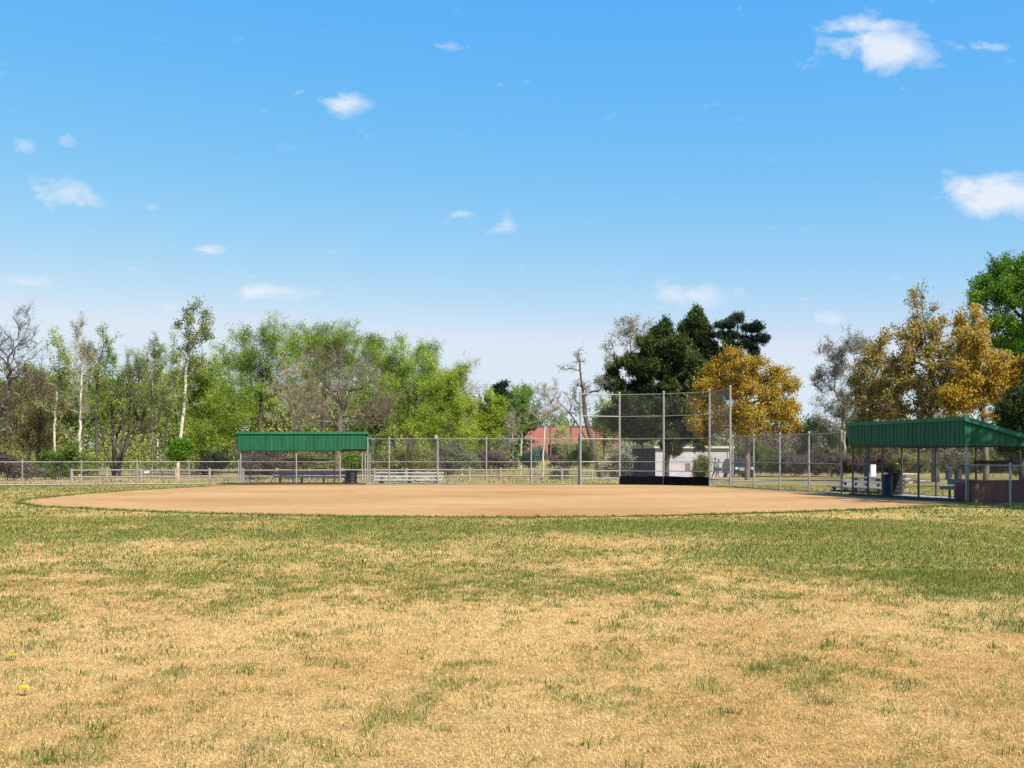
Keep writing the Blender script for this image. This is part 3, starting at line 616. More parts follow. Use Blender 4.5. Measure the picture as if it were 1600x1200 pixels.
# ------------------------------------------------------------------ buildings
def house(label, px, Y, w, dpt, h, roofh, wall, rz=0, mroof='roof', win=3):
    t = thing('house', (wx(px, Y), Y, gz(Y)), label, 'house', None, rz)
    mb = MB(); mb.box(-w/2, w/2, 0, dpt, -.3, h); mb.build('wall', M[wall], t)
    mb = MB(); e = .5
    mb.add([(-w/2-e, -e, h-.05), (w/2+e, -e, h-.05), (w/2+e, dpt+e, h-.05), (-w/2-e, dpt+e, h-.05), (-w/2-e, dpt/2, h+roofh), (w/2+e, dpt/2, h+roofh)], [(0, 1, 5, 4), (2, 3, 4, 5), (0, 4, 3), (1, 2, 5), (0, 3, 2, 1)])
    rf = mb.build('roof', M[mroof], t); MB().box(w*.2, w*.2+.6, dpt*.4, dpt*.4+.6, h+roofh*.5, h+roofh+.6).build('chimney', M['redbrick'], rf)
    for i in range(win):
        x = -w/2+w*(i+.7)/(win+.4); f = MB(); f.box(x-.6, x+.6, -.06, -.002, .9, 2.1); f = f.build('window', M['white'], t); MB().box(x-.52, x+.52, -.08, -.061, .98, 2.02).build('pane', M['glass'], f)
    x = w*.36; MB().box(x-.45, x+.45, -.05, -.002, 0, 2.0).build('door', M['brown'], t)
    return t
house('dark brown single storey house with a wide roof behind the left trees', 215, 215, 13, 8, 2.3, 1.9, 'darkwall')
house('pale house behind the trees at the far left', 35, 225, 12, 8, 2.5, 1.8, 'white')
house('cream house glimpsed under the left dugout roof', 520, 210, 10, 8, 2.5, 1.5, 'cream')
house('cream house glimpsed behind the bushes above the bleachers', 628, 215, 13, 8, 2.6, 1.6, 'cream')
# red brick building
Yb = 200; t = thing('brick_building', (wx(873, Yb), Yb, gz(Yb)), 'long flat roofed red brick building behind the bare pale tree', 'building')
w = 15.2; x0b = -w/2; H_ = 6.4
mb = MB(); mb.box(x0b, x0b+5.6, 0, 9, -.5, H_); mb.box(x0b+5.6, x0b+w, 0, 9, 3.1, H_); mb.box(x0b+5.6, x0b+w, 0, .4, -.5, 1.0); mb.box(x0b+5.6, x0b+w, 5, 9, -.5, 3.1); mb.box(x0b+w-.6, x0b+w, 0, 5, 1.0, 3.1); mb.box(x0b+w, x0b+w+4, 1, 9, -.5, H_)
mb.build('wall', M['redbrick'], t); mb = MB(); mb.box(x0b-.1, x0b+w+4.1, -.1, 9.1, H_, H_+.22); mb.build('parapet', M['roof'], t)
MB().box(x0b+5.6, x0b+w-.6, 1.5, 1.6, 1.0, 3.1).build('window_band', M['glass'], t)
for x in (x0b+6.1, x0b+10, x0b+14.9): MB().box(x-.1, x+.1, -.15, -.01, -.3, H_).build('downpipe', M['roof'], t)
# pale grey building
th = math.atan2(.3, .95); Yg = 95
t = thing('park_building', (wx(1024, Yg), Yg, gz(Yg)), 'flat roofed pale grey park building behind the backstop', 'building', None, th)
mb = MB(); mb.box(0, 7.6, 0, 5.2, -.3, 2.62); mb.build('wall', M['greywall'], t)
mb = MB(); mb.box(-.25, 7.85, -.3, 5.4, 2.62, 2.80); mb.build('roof', M['greytrim'], t); mb = MB(); mb.box(-.2, 7.8, -.24, 5.3, 2.801, 2.86); mb.build('roof_felt', M['roof'], t)
MB().box(3.0, 3.45, -.05, -.002, .55, 1.25).build('vent_panel', M['brown'], t)
mb = MB(); mb.tube((7.3, -.05, 0), (7.3, -.05, 2.6), .04, n=8); mb.build('downpipe', M['greytrim'], t)
mb = MB()
for z_ in (.6, 1.2, 1.8): mb.box(.02, 7.58, -.003, -.001, z_, z_+.012)
for x_ in (1.3, 2.6, 3.9, 5.2, 6.5): mb.box(x_, x_+.012, -.003, -.001, 0, 2.6)
mb.build('block_joints', M['roof'], t)
mb = MB(); mb.box(-.008, -.002, 0, 5.2, -.3, 2.6); mb.build('side_shade_sheet', mat('side_shade_tint', (.05, .05, .065), .9, 0, .3, 1.5, spec=.1), t)  # thin dark sheet painting shade onto the side wall facing away from the sun
# wall trough with pipe
lp = Vector((6.0, -.22, 0)); 
t = thing('wall_trough', (wx(1123, 93.0), 93.0, gz(93)), 'dark tapered trough with an upright pipe against the pale grey wall', 'trough')
mb = MB(); mb.prism([(-.18, .55), (.18, .55), (.28, .85), (-.28, .85)], -.15, .15); mb.build('trough', M['under'], t); mb = MB(); mb.tube((0, .1, .85), (0, .1, 1.55), .03, n=8); mb.tube((0, .1, 1.42), (0, .1, 1.6), .075, n=8); mb.tube((0, .1, .0), (0, .1, .55), .03, n=8); mb.build('pipe', M['under'], t)
# parked vehicle
def suv(label, px, Y, rz):
    t = thing('parked_car', (wx(px, Y), Y, gz(Y)), label, 'car', None, rz)      # local -y is the front
    prof = [(-2.2, .35), (-2.25, .75), (-2.1, .98), (-1.05, 1.08), (-.45, 1.58), (1.7, 1.62), (2.1, 1.1), (2.2, .9), (2.2, .35)]
    mb = MB(); n_ = len(prof); vs = []
    for s, xs in ((0, -.9), (1, .9)):
        for (y, z) in prof: k = .82 if z > 1.2 else 1; vs.append((xs*k, y, z))
    mb.add(vs, [tuple(range(n_)), tuple(range(n_, 2*n_))[::-1]]+[((i+1) % n_, i, n_+i, n_+(i+1) % n_) for i in range(n_)]); mb.build('body', M['carpaint'], t, bevel=.05)
    MB().add([(-.74, -1.0, 1.125), (.74, -1.0, 1.125), (.68, -.52, 1.53), (-.68, -.52, 1.53)], [(0, 1, 2, 3)]).build('windscreen', M['glass'], t)
    for s in (-1, 1):
        MB().add([(s*.885, -.9, 1.14), (s*.885, 1.6, 1.14), (s*.775, 1.4, 1.52), (s*.775, -.42, 1.52)], [(0, 1, 2, 3)]).build('side_window', M['glass'], t)
        MB().lathe([(.02, 0), (.1, .01), (.1, .05), (.02, .06)], 12).build('headlight', M['lamp'], t).matrix_local = __import__('mathutils').Matrix.Translation((s*.68, -2.2, .82)) @ __import__('mathutils').Matrix.Rotation(math.pi/2, 4, 'X')
        for y in (-1.35, 1.35):
            wl = MB(); wl.tube((s*.72, y, .34), (s*.93, y, .34), .34, n=18); wl = wl.build('wheel', M['rubber'], t); MB().tube((s*.931, y, .34), (s*.95, y, .34), .2, n=12).build('rim', M['chrome'], wl)
    MB().box(-.45, .45, -2.28, -2.255, .62, .86).build('grille', M['chrome'], t); MB().box(-.85, .85, -2.3, -2.2, .38, .54).build('bumper', M['black'], t)
    return t
suv('black car parked beyond the right fence, front towards the field', 1153, 92, R(2))
suv('black car on the road at the far left behind the trees', 42, 158, R(60))
# person
def person(label, px, Y, hgt, rz):
    t = thing('person', (wx(px, Y), Y, gz(Y)), label, 'person', None, rz); s = hgt/1.7
    J = [((0,0,.92), .13), ((0,.01,1.15), .125), ((0,.0,1.38), .14), ((0,0,1.48), .055), ((0,-.01,1.56), .075), ((0,-.01,1.65), .085), ((0,0,1.70), .05),
         ((.09,0,.88), .09), ((.13,-.10,.50), .06), ((.15,.02,.09), .042), ((.15,-.10,.04), .035),
         ((-.09,0,.88), .09), ((-.12,.08,.50), .06), ((-.13,.28,.12), .042), ((-.13,.20,.03), .035),
         ((.18,0,1.40), .06), ((.24,-.05,1.12), .042), ((.22,-.25,.95), .034), ((.22,-.33,.93), .028),
         ((-.18,0,1.40), .06), ((-.25,.05,1.12), .042), ((-.24,-.10,.90), .034), ((-.24,-.15,.84), .028)]
    Ed = [(0,1),(1,2),(2,3),(3,4),(4,5),(5,6),(0,7),(7,8),(8,9),(9,10),(0,11),(11,12),(12,13),(13,14),(2,15),(15,16),(16,17),(17,18),(2,19),(19,20),(20,21),(21,22)]
    def sk(name, ids, m, grow=0):
        mp_ = {a: i for i, a in enumerate(ids)}; me = bpy.data.meshes.new(name); me.from_pydata([tuple(c*s for c in J[i][0]) for i in ids], [(mp_[a], mp_[b_]) for a, b_ in Ed if a in mp_ and b_ in mp_], [])
        me.materials.append(m); o = bpy.data.objects.new(name, me); COL.objects.link(o); o.parent = t
        md = o.modifiers.new('skin', 'SKIN'); md.use_smooth_shade = True
        for i, a in enumerate(ids): me.skin_vertices[0].data[i].radius = ((J[a][1]+grow)*s,)*2
        me.skin_vertices[0].data[0].use_root = True; o.modifiers.new('sub', 'SUBSURF').levels = 1
    sk('body', list(range(23)), M['skin']); sk('jacket', [0, 1, 2, 7, 11, 15, 16, 17, 19, 20, 21], M['jacket'], .02); sk('trousers', [0, 7, 8, 9, 11, 12, 13], M['trousers'], .015)
    mb = MB(); mb.lathe([(.075*s, 1.56*s), (.10*s, 1.62*s), (.10*s, 1.70*s), (.06*s, 1.76*s), (.01, 1.775*s)], 12, (0, .02)); mb.build('hair', M['hair'], t, smooth=True)
person('person in a green jacket standing before the pale grey building', 1118, 84, 1.55, R(60))
MB().tube((0, 0, -.2), (0, 0, 4.4), .09, .07, n=8).build('white_pole', M['white']); o = bpy.data.objects['white_pole']; o.location = (wx(246.5, 148), 148, gz(148)); tag(o, 'plain white pole rising among the pale trunks at left', 'pole')
# ------------------------------------------------------------------ trees
def grow(base_pts, targets, bf, g, up=.5):
    """minimum-spanning growth: every target joins the node that is cheapest to reach"""
    T = np.asarray(targets); nodes = [np.asarray(p, float) for p in base_pts]; par = [-1]+list(range(len(nodes)-1)); pl = [0.0]
    for i in range(1, len(nodes)): pl.append(pl[-1]+np.linalg.norm(nodes[i]-nodes[i-1]))
    best = np.full(len(T), 1e9); bp_ = np.zeros(len(T), int); left = np.ones(len(T), bool)
    def relax(i):
        v = T-nodes[i]; d = np.linalg.norm(v, axis=1)+1e-6; c = d*(1+up*np.maximum(0, -v[:, 2]/d))+bf*pl[i]
        k = c < best; best[k] = c[k]; bp_[k] = i
    for i in range(len(nodes)): relax(i)
    for _ in range(len(T)):
        j = int(np.argmin(np.where(left, best, 1e9))); left[j] = False; p = bp_[j]; a = nodes[p]; b_ = T[j]; L = np.linalg.norm(b_-a)
        if L > 1.2:
            k = int(L/.8); last = p
            for q in range(1, k+1):
                u = q/(k+1); m_ = a+(b_-a)*u+g.normal(0, .05, 3)*min(L, 3)+np.array([0, 0, -.10*L*math.sin(u*math.pi)])
                nodes.append(m_); par.append(last); pl.append(pl[last]+L/(k+1)); last = len(nodes)-1; 
                if q % 2 == 0: relax(last)
            p = last
        nodes.append(b_+g.normal(0, .03, 3)); par.append(p); pl.append(pl[p]+L); relax(len(nodes)-1)
    return np.array(nodes), np.array(par)
def tree(name, label, cat, px, Y, blobs, trunk, leaf, bark='bark_brown', twig=None, nb=260, bf=.4, tr=.22, ntw=9, twl=.7, nlf=3, ls=.2, lw=.6, seed=1, group=None, stems=1, fan=.0,
         upb=.35, clus=26, depth=.85, dens=1.0, rmin=.014, droop=0, needle=False, twr=.011, spread=.55, sig=(.06, .24)):
    if stems > 1: tr *= .6
    """blobs: (photo x, photo y, rx, ry[, weight]) ellipsoids of the crown; trunk: photo points of the stem"""
    g = np.random.default_rng(seed); z0 = gz(Y); bx = wx(px, Y); t = thing(name, (bx, Y, z0), label, cat, group)
    k = Y/FP; targets = []; wts = np.array([b_[2]*b_[3]*(b_[4] if len(b_) > 4 else 1) for b_ in blobs], float); wts /= wts.sum()
    for b_, w_ in zip(blobs, wts):
        cx, cz, rx, rz = wx(b_[0], Y)-bx, wz(b_[1], Y)-z0, b_[2]*k, b_[3]*k; ry = rx*depth if rx > rz*.5 else rx
        nc = max(5, int(clus*2.2*w_)); cc = g.normal(0, 1, (nc, 3)); cc /= np.linalg.norm(cc, axis=1, keepdims=True); cc *= (g.uniform(.05, 1, (nc, 1))**.45)*1.02; cs = g.uniform(*sig, (nc, 1))
        nn_ = max(8, int(nb*1.25*w_)); ci = g.integers(0, nc, nn_); p = cc[ci]+g.normal(0, 1, (nn_, 3))*cs[ci]
        targets.append(p*np.array([rx, ry, rz])+np.array([cx, 0, cz]))
    targets = np.concatenate(targets); targets = targets[targets[:, 2] > .25]
    tp = [np.array([wx(a, Y)-bx, 0, max(wz(b_, Y)-z0, -.2)]) for a, b_ in trunk]; tp[0][2] = -.25
    bp_ = [tp[0]]
    for a, b_ in zip(tp[:-1], tp[1:]):
        n_ = max(1, int(np.linalg.norm(b_-a)/.6))
        for q in range(1, n_+1): bp_.append(a+(b_-a)*q/n_+g.normal(0, .035, 3)*np.array([1, 1, 0]))
    if stems > 1:            # several stems leaving the ground
        P_all, Pa_all = [], []; off = 0
        order = g.permutation(len(targets)); ang = np.arctan2(targets[:, 1], targets[:, 0]+1e-6*order); srt = np.argsort(targets[:, 0]+g.normal(0, .4, len(targets)))
        for s_, grp in enumerate(np.array_split(srt, stems)):
            if len(grp) < 3: continue
            tg = targets[grp]; c_ = tg.mean(0); b0 = np.array([g.uniform(-1, 1)*spread, g.uniform(-1, 1)*spread, -.2]); h_ = c_[2]*.45
            bb = [b0, b0*[1, 1, 0]+np.array([c_[0]*.18, c_[1]*.18, h_*.5]), b0*[1, 1, 0]+np.array([c_[0]*.5, c_[1]*.5, h_*1.1])]
            pp_, pa_ = grow(bb, tg, bf, g); P_all.append(pp_); Pa_all.append(np.where(pa_ < 0, -1, pa_+off)); off += len(pp_)
        Pn = np.concatenate(P_all); Pa = np.concatenate(Pa_all)
    else: Pn, Pa = grow(bp_, targets, bf, g)
    N = len(Pn); cnt = np.zeros(N); ch = np.bincount(Pa[Pa >= 0], minlength=N); cnt[ch == 0] = 1
    for i in range(N-1, -1, -1):
        if Pa[i] >= 0: cnt[Pa[i]] += cnt[i]
    tot_ = max(cnt[Pa < 0].max(), 1); rad = np.maximum(rmin, tr*.8*(cnt/tot_)**.56)
    e = np.where(Pa >= 0)[0]; big = rad[e] > .05
    parts = []
    for sel, n_ in ((e[big], 7), (e[~big], 3)):
        if len(sel): parts.append(tubes_np(Pn[Pa[sel]]-(Pn[sel]-Pn[Pa[sel]])*.04, Pn[sel], np.minimum(rad[Pa[sel]], rad[sel]*1.35), rad[sel], n_))
    off = 0; V_ = []; F_ = []
    for v, f in parts: V_.append(v); F_.append(f+off); off += len(v)
    np_mesh('trunk', np.concatenate(V_), [np.concatenate(F_)], M[bark], t, smooth=True)
    # twigs and leaves
    tip = e[(cnt[e] <= 6)]; reps = max(1, int(ntw*dens)); src = np.repeat(tip, reps)
    d = Pn[src]-Pn[Pa[src]]; d /= np.linalg.norm(d, axis=1, keepdims=True)+1e-6
    u_ = g.random((len(src), 1)); o_ = Pn[src]*(1-u_)+Pn[Pa[src]]*u_
    dr = d*.7+g.normal(0, .62, d.shape)+np.array([0, 0, upb-droop]); dr /= np.linalg.norm(dr, axis=1, keepdims=True)+1e-6
    L = g.uniform(.35, 1.15, (len(src), 1))*twl; en = o_+dr*L
    if droop: en[:, 2] -= droop*L[:, 0]
    v1, f1 = tubes_np(o_, en, np.full(len(src), twr), np.full(len(src), twr*.4), 3)
    # second order twiglets
    s2 = np.repeat(np.arange(len(src)), 2); u2 = g.uniform(.3, .9, (len(s2), 1)); o2 = o_[s2]+(en-o_)[s2]*u2
    d2 = dr[s2]*.6+g.normal(0, .6, (len(s2), 3))+np.array([0, 0, upb*.5]); d2 /= np.linalg.norm(d2, axis=1, keepdims=True)+1e-6; e2 = o2+d2*L[s2]*.5
    v2, f2 = tubes_np(o2, e2, np.full(len(s2), twr*.6), np.full(len(s2), twr*.3), 3)
    Vc = [v1, v2]; Fc = [f1, f2+len(v1)]; off = len(v1)+len(v2); mi = [np.zeros(len(f1)+len(f2))]; rn = [np.zeros(len(f1)+len(f2))]
    if nlf > 0 and leaf:
        A = np.concatenate([o_, o2]); B = np.concatenate([en, e2]); ln = max(1, int(nlf*dens)); ii = np.repeat(np.arange(len(A)), ln)
        c_ = A[ii]+(B-A)[ii]*g.uniform(.15, 1.08, (len(ii), 1))+g.normal(0, ls*(.4 if needle else .8), (len(ii), 3))
        if needle:
            a1 = (B-A)[ii]; a1 /= np.linalg.norm(a1, axis=1, keepdims=True)+1e-6; a1 = a1*.8+g.normal(0, .45, a1.shape)
        else: a1 = g.normal(0, 1, (len(ii), 3))*np.array([1, 1, .8])+np.array([0, 0, -droop*2])
        a1 /= np.linalg.norm(a1, axis=1, keepdims=True)+1e-6; rv = g.normal(0, 1, (len(ii), 3)); a2 = np.cross(a1, rv); a2 /= np.linalg.norm(a2, axis=1, keepdims=True)+1e-6
        sz = (ls*g.uniform(.55, 1.25, (len(ii), 1)))/2; q = np.stack([c_-a1*sz, c_+a2*sz*lw, c_+a1*sz, c_-a2*sz*lw], 1).reshape(-1, 3); o4 = np.arange(len(ii))*4+off
        Vc.append(q); Fc.append(np.stack([o4, o4+1, o4+2, o4+3], 1)); mi.append(np.ones(len(ii)))
        cn = fbm(c_[:, 0]*.55+seed, c_[:, 2]*.55+c_[:, 1]*.4, seed)
        rn.append(np.clip(.5+(cn-.5)*1.6+g.normal(0, .24, len(ii)), 0, 1))
    np_mesh('crown', np.concatenate(Vc), [np.concatenate(Fc)], [M[twig or bark], LM[leaf] if leaf else M[bark]], t, fattr=np.concatenate(rn), mi=np.concatenate(mi))
    return t
def T(*a, **k): return tree(*a, **k)
GT = 'trees behind the ball field'
# --- left group
T('bare_tree', 'dark bare tree cut by the left picture edge', 'tree', 0, 84, [(-10,560,70,60),(20,520,45,40),(40,600,50,45),(-5,640,60,40)], [(-8,750),(-8,700),(-4,650)], 'browny', 'bark_dark', nb=300, bf=.3, tr=0.3, ntw=5, nlf=0, ls=.11, twl=0.9, seed=101, group=GT, rmin=0.022)
T('budding_tree', 'olive brown budding tree near the left edge behind the dark bare one', 'tree', 45, 100, [(45,600,50,45),(20,650,50,45),(80,640,45,50)], [(45,745),(45,690),(47,650)], 'olive', 'bark_dark', 'twig_brown', nb=220, ntw=7, nlf=3, ls=.19, seed=102, group=GT, sig=(.1,.3))
T('budding_tree', 'reddish brown budding tree between the left edge and the dark shrub', 'tree', 60, 92, [(58,625,38,40),(40,670,35,32),(72,680,34,30)], [(60,745),(60,690),(60,655)], 'browny', 'bark_dark', 'twig_brown', nb=170, ntw=6, nlf=2, ls=.15, seed=103, group=GT, sig=(.1,.3))
T('birch_tree', 'slender pale trunk tree standing over the dark shrub at left', 'tree', 85, 88, [(85,560,22,45),(105,570,16,40),(88,620,24,35)], [(85,748),(85,690),(88,620),(92,560)], 'willow', 'bark_pale', 'twig_pale', nb=100, tr=.12, ntw=6, nlf=2, ls=.14, upb=.8, seed=104, group=GT)
T('poplar_tree', 'tall sparse poplar with a pale trunk, left of the leaning dark stems', 'tree', 124, 92, [(125,525,18,34),(128,570,24,45),(120,625,22,40)], [(124,748),(125,680),(127,600),(129,540),(128,510)], 'greyg', 'bark_pale', 'twig_pale', nb=140, tr=.15, ntw=5, nlf=1, ls=.12, upb=.9, seed=105, group=GT)
T('poplar_tree', 'dark stemmed sparse poplar right of the tall pale one at left', 'tree', 153, 96, [(160,545,20,34),(172,560,16,30),(148,560,16,36),(158,610,30,40)], [(153,748),(151,690),(149,620),(156,570),(162,530)], 'willow', 'bark_dark', 'twig_brown', nb=140, tr=.15, ntw=5, nlf=2, ls=.14, upb=.9, seed=106, group=GT)
T('willow_tree', 'fan shaped many stemmed willow behind the left rail fence', 'tree', 184, 104, [(205,570,30,38),(235,575,24,36),(175,610,34,50),(215,640,44,44),(160,660,28,36)], [(184,742),(184,730)], 'willow', 'bark_dark', 'twig_brown', nb=260, tr=0.22, stems=9, ntw=5, nlf=2, ls=.13, upb=.8, bf=.5, seed=107, group=GT, twl=1.0)
T('poplar_tree', 'thin grey poplar standing left of the white pole', 'tree', 237, 96, [(242,560,16,40),(236,610,18,40),(248,560,12,30)], [(237,748),(238,690),(238,620),(242,555)], 'willow', 'bark_grey', 'twig_brown', nb=90, tr=.11, ntw=5, nlf=2, ls=.13, upb=.9, seed=108, group=GT)
T('poplar_tree', 'thin leaning poplar just right of the white pole', 'tree', 253, 92, [(268,570,14,36),(262,620,18,36)], [(253,748),(256,700),(262,640),(270,570)], 'willow', 'bark_grey', 'twig_brown', nb=80, tr=.10, ntw=5, nlf=2, ls=.13, upb=.9, seed=109, group=GT)
T('cottonwood_tree', 'tallest tree on the left with a crooked pale trunk and leafy tip', 'tree', 277, 86, [(303,505,26,34),(310,525,28,26,.5),(295,560,32,36,.8),(285,610,34,34,.7),(322,530,12,20,.4)], [(277,750),(280,700),(287,640),(290,590),(297,540),(303,485)], 'mid', 'bark_pale', 'twig_pale', nb=200, tr=.17, ntw=6, nlf=1, ls=0.18, upb=.6, seed=110, group=GT, twl=0.5)
T('willow_tree', 'olive green broad willow with dark spreading stems left of the dugout', 'tree', 306, 112, [(315,600,55,46),(285,620,34,40),(350,640,38,42),(330,680,50,28)], [(306,740),(306,728)], 'willow', 'bark_dark', nb=380, tr=.24, stems=7, ntw=8, nlf=4, ls=0.2, upb=.4, bf=.45, seed=111, group=GT, spread=.9, twl=1.25, lw=0.32, droop=0.12, sig=(.10, .30), twig='twig_willow', twr=.008)
T('willow_tree', 'bright green tall willow above the left end of the dugout', 'tree', 405, 122, [(380,555,36,42),(425,545,42,36),(395,610,40,40),(440,600,40,40)], [(405,740),(405,690),(408,640),(410,600)], 'willow', 'bark_dark', nb=420, tr=.3, ntw=8, nlf=4, ls=0.2, upb=.3, bf=.35, clus=34, seed=112, group=GT, twl=1.25, lw=0.32, droop=0.12, sig=(.10, .30), twig='twig_willow', twr=.008)
T('willow_tree', 'biggest bright green willow above the middle of the dugout roof', 'tree', 505, 126, [(480,530,42,30),(525,530,46,30),(565,550,40,34),(500,575,60,40),(590,590,26,40)], [(505,740),(505,690),(506,640),(508,590)], 'willow', 'bark_dark', nb=520, tr=.34, ntw=8, nlf=4, ls=0.2, upb=.3, bf=.35, clus=44, seed=113, group=GT, twl=1.25, lw=0.32, droop=0.12, sig=(.10, .30), twig='twig_willow', twr=.008)
T('bare_tree', 'small pale brown bare tree left of the big bare one over the dugout', 'tree', 462, 82, [(462,590,34,44),(445,640,38,34),(480,640,34,36)], [(462,748),(462,700),(460,660)], 'tan', 'bark_grey', 'twig_pale', nb=240, tr=.16, ntw=5, nlf=0, twl=.6, seed=114, group=GT, rmin=0.018)
T('bare_tree', 'wide brown bare tree rising behind the dugout roof', 'tree', 528, 78, [(530,575,58,46),(495,610,46,42),(575,610,46,44),(530,640,80,32),(600,645,30,28)], [(526,752),(527,700),(529,672),(531,650)], 'browny', 'bark_brown', 'twig_brown', nb=620, tr=0.32, ntw=4, nlf=0, ls=.07, twl=0.75, seed=115, bf=.35, clus=50, rmin=0.02, twr=0.007, group=GT)
T('budding_tree', 'low brownish tree behind the right end of the dugout roof', 'tree', 588, 96, [(588,670,40,26),(600,640,30,26),(560,680,30,18)], [(588,745),(588,710),(590,690)], 'willow', 'bark_dark', 'twig_brown', nb=200, ntw=8, nlf=2, ls=0.16, seed=116, group=GT)
T('willow_tree', 'fan shaped green willow behind the bleachers', 'tree', 636, 116, [(615,565,34,34),(655,575,40,36),(640,620,60,36),(690,610,36,40),(615,650,34,36)], [(636,740),(636,728)], 'willow', 'bark_dark', nb=440, tr=.26, stems=6, ntw=8, nlf=4, ls=0.2, upb=.5, bf=.45, clus=34, seed=117, group=GT, spread=.9, twl=1.25, lw=0.32, droop=0.12, sig=(.10, .30), twig='twig_willow', twr=.008)
T('willow_tree', 'lower bright green willow right of the one behind the bleachers', 'tree', 700, 108, [(700,640,42,44),(670,670,36,30),(725,680,36,30),(705,600,26,30)], [(700,742),(700,730)], 'lime', 'bark_brown', nb=460, tr=.2, stems=5, ntw=9, nlf=4, ls=0.17, upb=.3, bf=.45, seed=118, group=GT, lw=0.35, twl=1.0, sig=(.10, .30), droop=0.1, twig='twig_willow', twr=.008)
T('bare_tree', 'pale leafless tree top sticking out right of the green willows', 'tree', 722, 112, [(728,590,22,34),(738,620,18,28),(716,625,18,30)], [(722,742),(722,690),(724,630),(728,590)], 'tan', 'bark_pale', 'twig_pale', nb=130, tr=.13, ntw=5, nlf=0, ls=.10, upb=.5, seed=119, group=GT)
T('budding_tree', 'lime green young tree beside the dark pines', 'tree', 768, 118, [(765,640,26,28),(758,680,28,34),(785,660,24,34)], [(768,740),(768,700),(768,670)], 'lime', 'bark_pale', nb=300, tr=.12, ntw=9, nlf=3, ls=0.16, seed=120, group=GT, twig='twig_willow', twr=.008)
T('pine_tree', 'dark pine top behind the lime green young tree', 'pine', 784, 150, [(786,612,14,16),(775,625,16,14),(792,640,24,26),(785,690,30,26)], [(784,738),(784,690),(785,640),(786,605)], 'spruce', 'bark_dark', nb=260, ntw=8, nlf=5, ls=.34, lw=.35, needle=True, twl=.6, seed=121, group=GT)
T('pine_tree', 'dark pine behind the left end of the red brick building', 'pine', 806, 152, [(806,640,20,22),(800,690,22,36),(822,660,20,26)], [(806,736),(806,690),(806,625)], 'spruce', 'bark_dark', nb=220, ntw=8, nlf=5, ls=.34, lw=.35, needle=True, twl=.6, seed=122, group=GT)
T('birch_tree', 'green birch with a white trunk at the left end of the brick building', 'tree', 815, 104, [(816,628,19,24),(818,655,18,18),(822,612,10,10)], [(813,742),(814,700),(817,650),(818,615)], 'bright', 'bark_pale', 'twig_pale', nb=150, tr=.09, ntw=8, nlf=2, ls=.16, upb=.6, seed=123, group=GT)
T('bare_tree', 'whitish bare tree forking in front of the red brick building', 'tree', 849, 96, [(852,620,20,26),(838,650,18,20),(866,650,20,22),(855,640,24,30)], [(848,745),(849,700),(851,670),(852,630)], 'greyg', 'bark_pale', 'twig_pale', nb=190, tr=.10, ntw=5, nlf=1, ls=.08, twl=.5, upb=.6, seed=124, group=GT)
T('birch_tree', 'thin white stemmed sapling left of the red brick building', 'tree', 803, 100, [(801,660,12,24),(797,690,12,20)], [(802,742),(802,690),(801,650)], 'greyg', 'bark_pale', 'twig_pale', nb=60, tr=.06, ntw=5, nlf=1, ls=.1, upb=.6, seed=125, group=GT)
T('birch_tree', 'slim yellow green sapling in front of the middle of the brick building', 'tree', 878, 104, [(876,680,14,16),(882,700,14,16)], [(878,735),(878,710),(877,680)], 'lime', 'bark_pale', 'twig_pale', nb=70, tr=.05, ntw=6, nlf=1, ls=.13, seed=126, group=GT)
# dead leaning tree beside the backstop
T('dead_tree', 'dark leaning half dead tree beside the left backstop post', 'tree', 940, 78, [(906,562,10,16),(885,575,16,8),(895,640,22,12),(930,605,26,16),(905,620,20,24),(950,600,14,12)], [(941,750),(935,730),(924,690),(914,650),(912,620),(906,580),(904,548)], 'greyg', 'bark_dark', 'bark_grey', nb=90, tr=0.2, ntw=4, nlf=1, ls=.10, twl=.5, rmin=0.014, bf=.1, seed=127, group=GT)
T('dead_tree', 'dark bent branch stem crossing before the brick building', 'tree', 934, 77.5, [(880,615,12,8),(895,625,16,10),(868,622,9,8)], [(936,735),(925,705),(908,672),(890,645),(872,628)], None, 'bark_dark', 'bark_grey', nb=22, tr=0.07, ntw=3, nlf=0, twl=.4, seed=128, group=GT)
T('aspen_tree', 'airy sparse leaved tree rising behind the left side of the dark pine', 'tree', 985, 106, [(985,515,32,24),(965,550,28,28),(1000,530,20,28),(950,590,20,24)], [(985,745),(985,640),(984,580),(985,530)], 'greyg', 'bark_grey', 'twig_pale', nb=220, tr=.16, ntw=5, nlf=1, ls=.16, upb=.5, seed=129, group=GT)
T('budding_tree', 'pale green tree filling the gap behind the left backstop panels', 'tree', 945, 112, [(950,650,24,34),(965,665,24,30)], [(945,742),(945,690)], 'willow', 'bark_brown', nb=170, ntw=7, nlf=2, ls=.16, seed=130, group=GT)
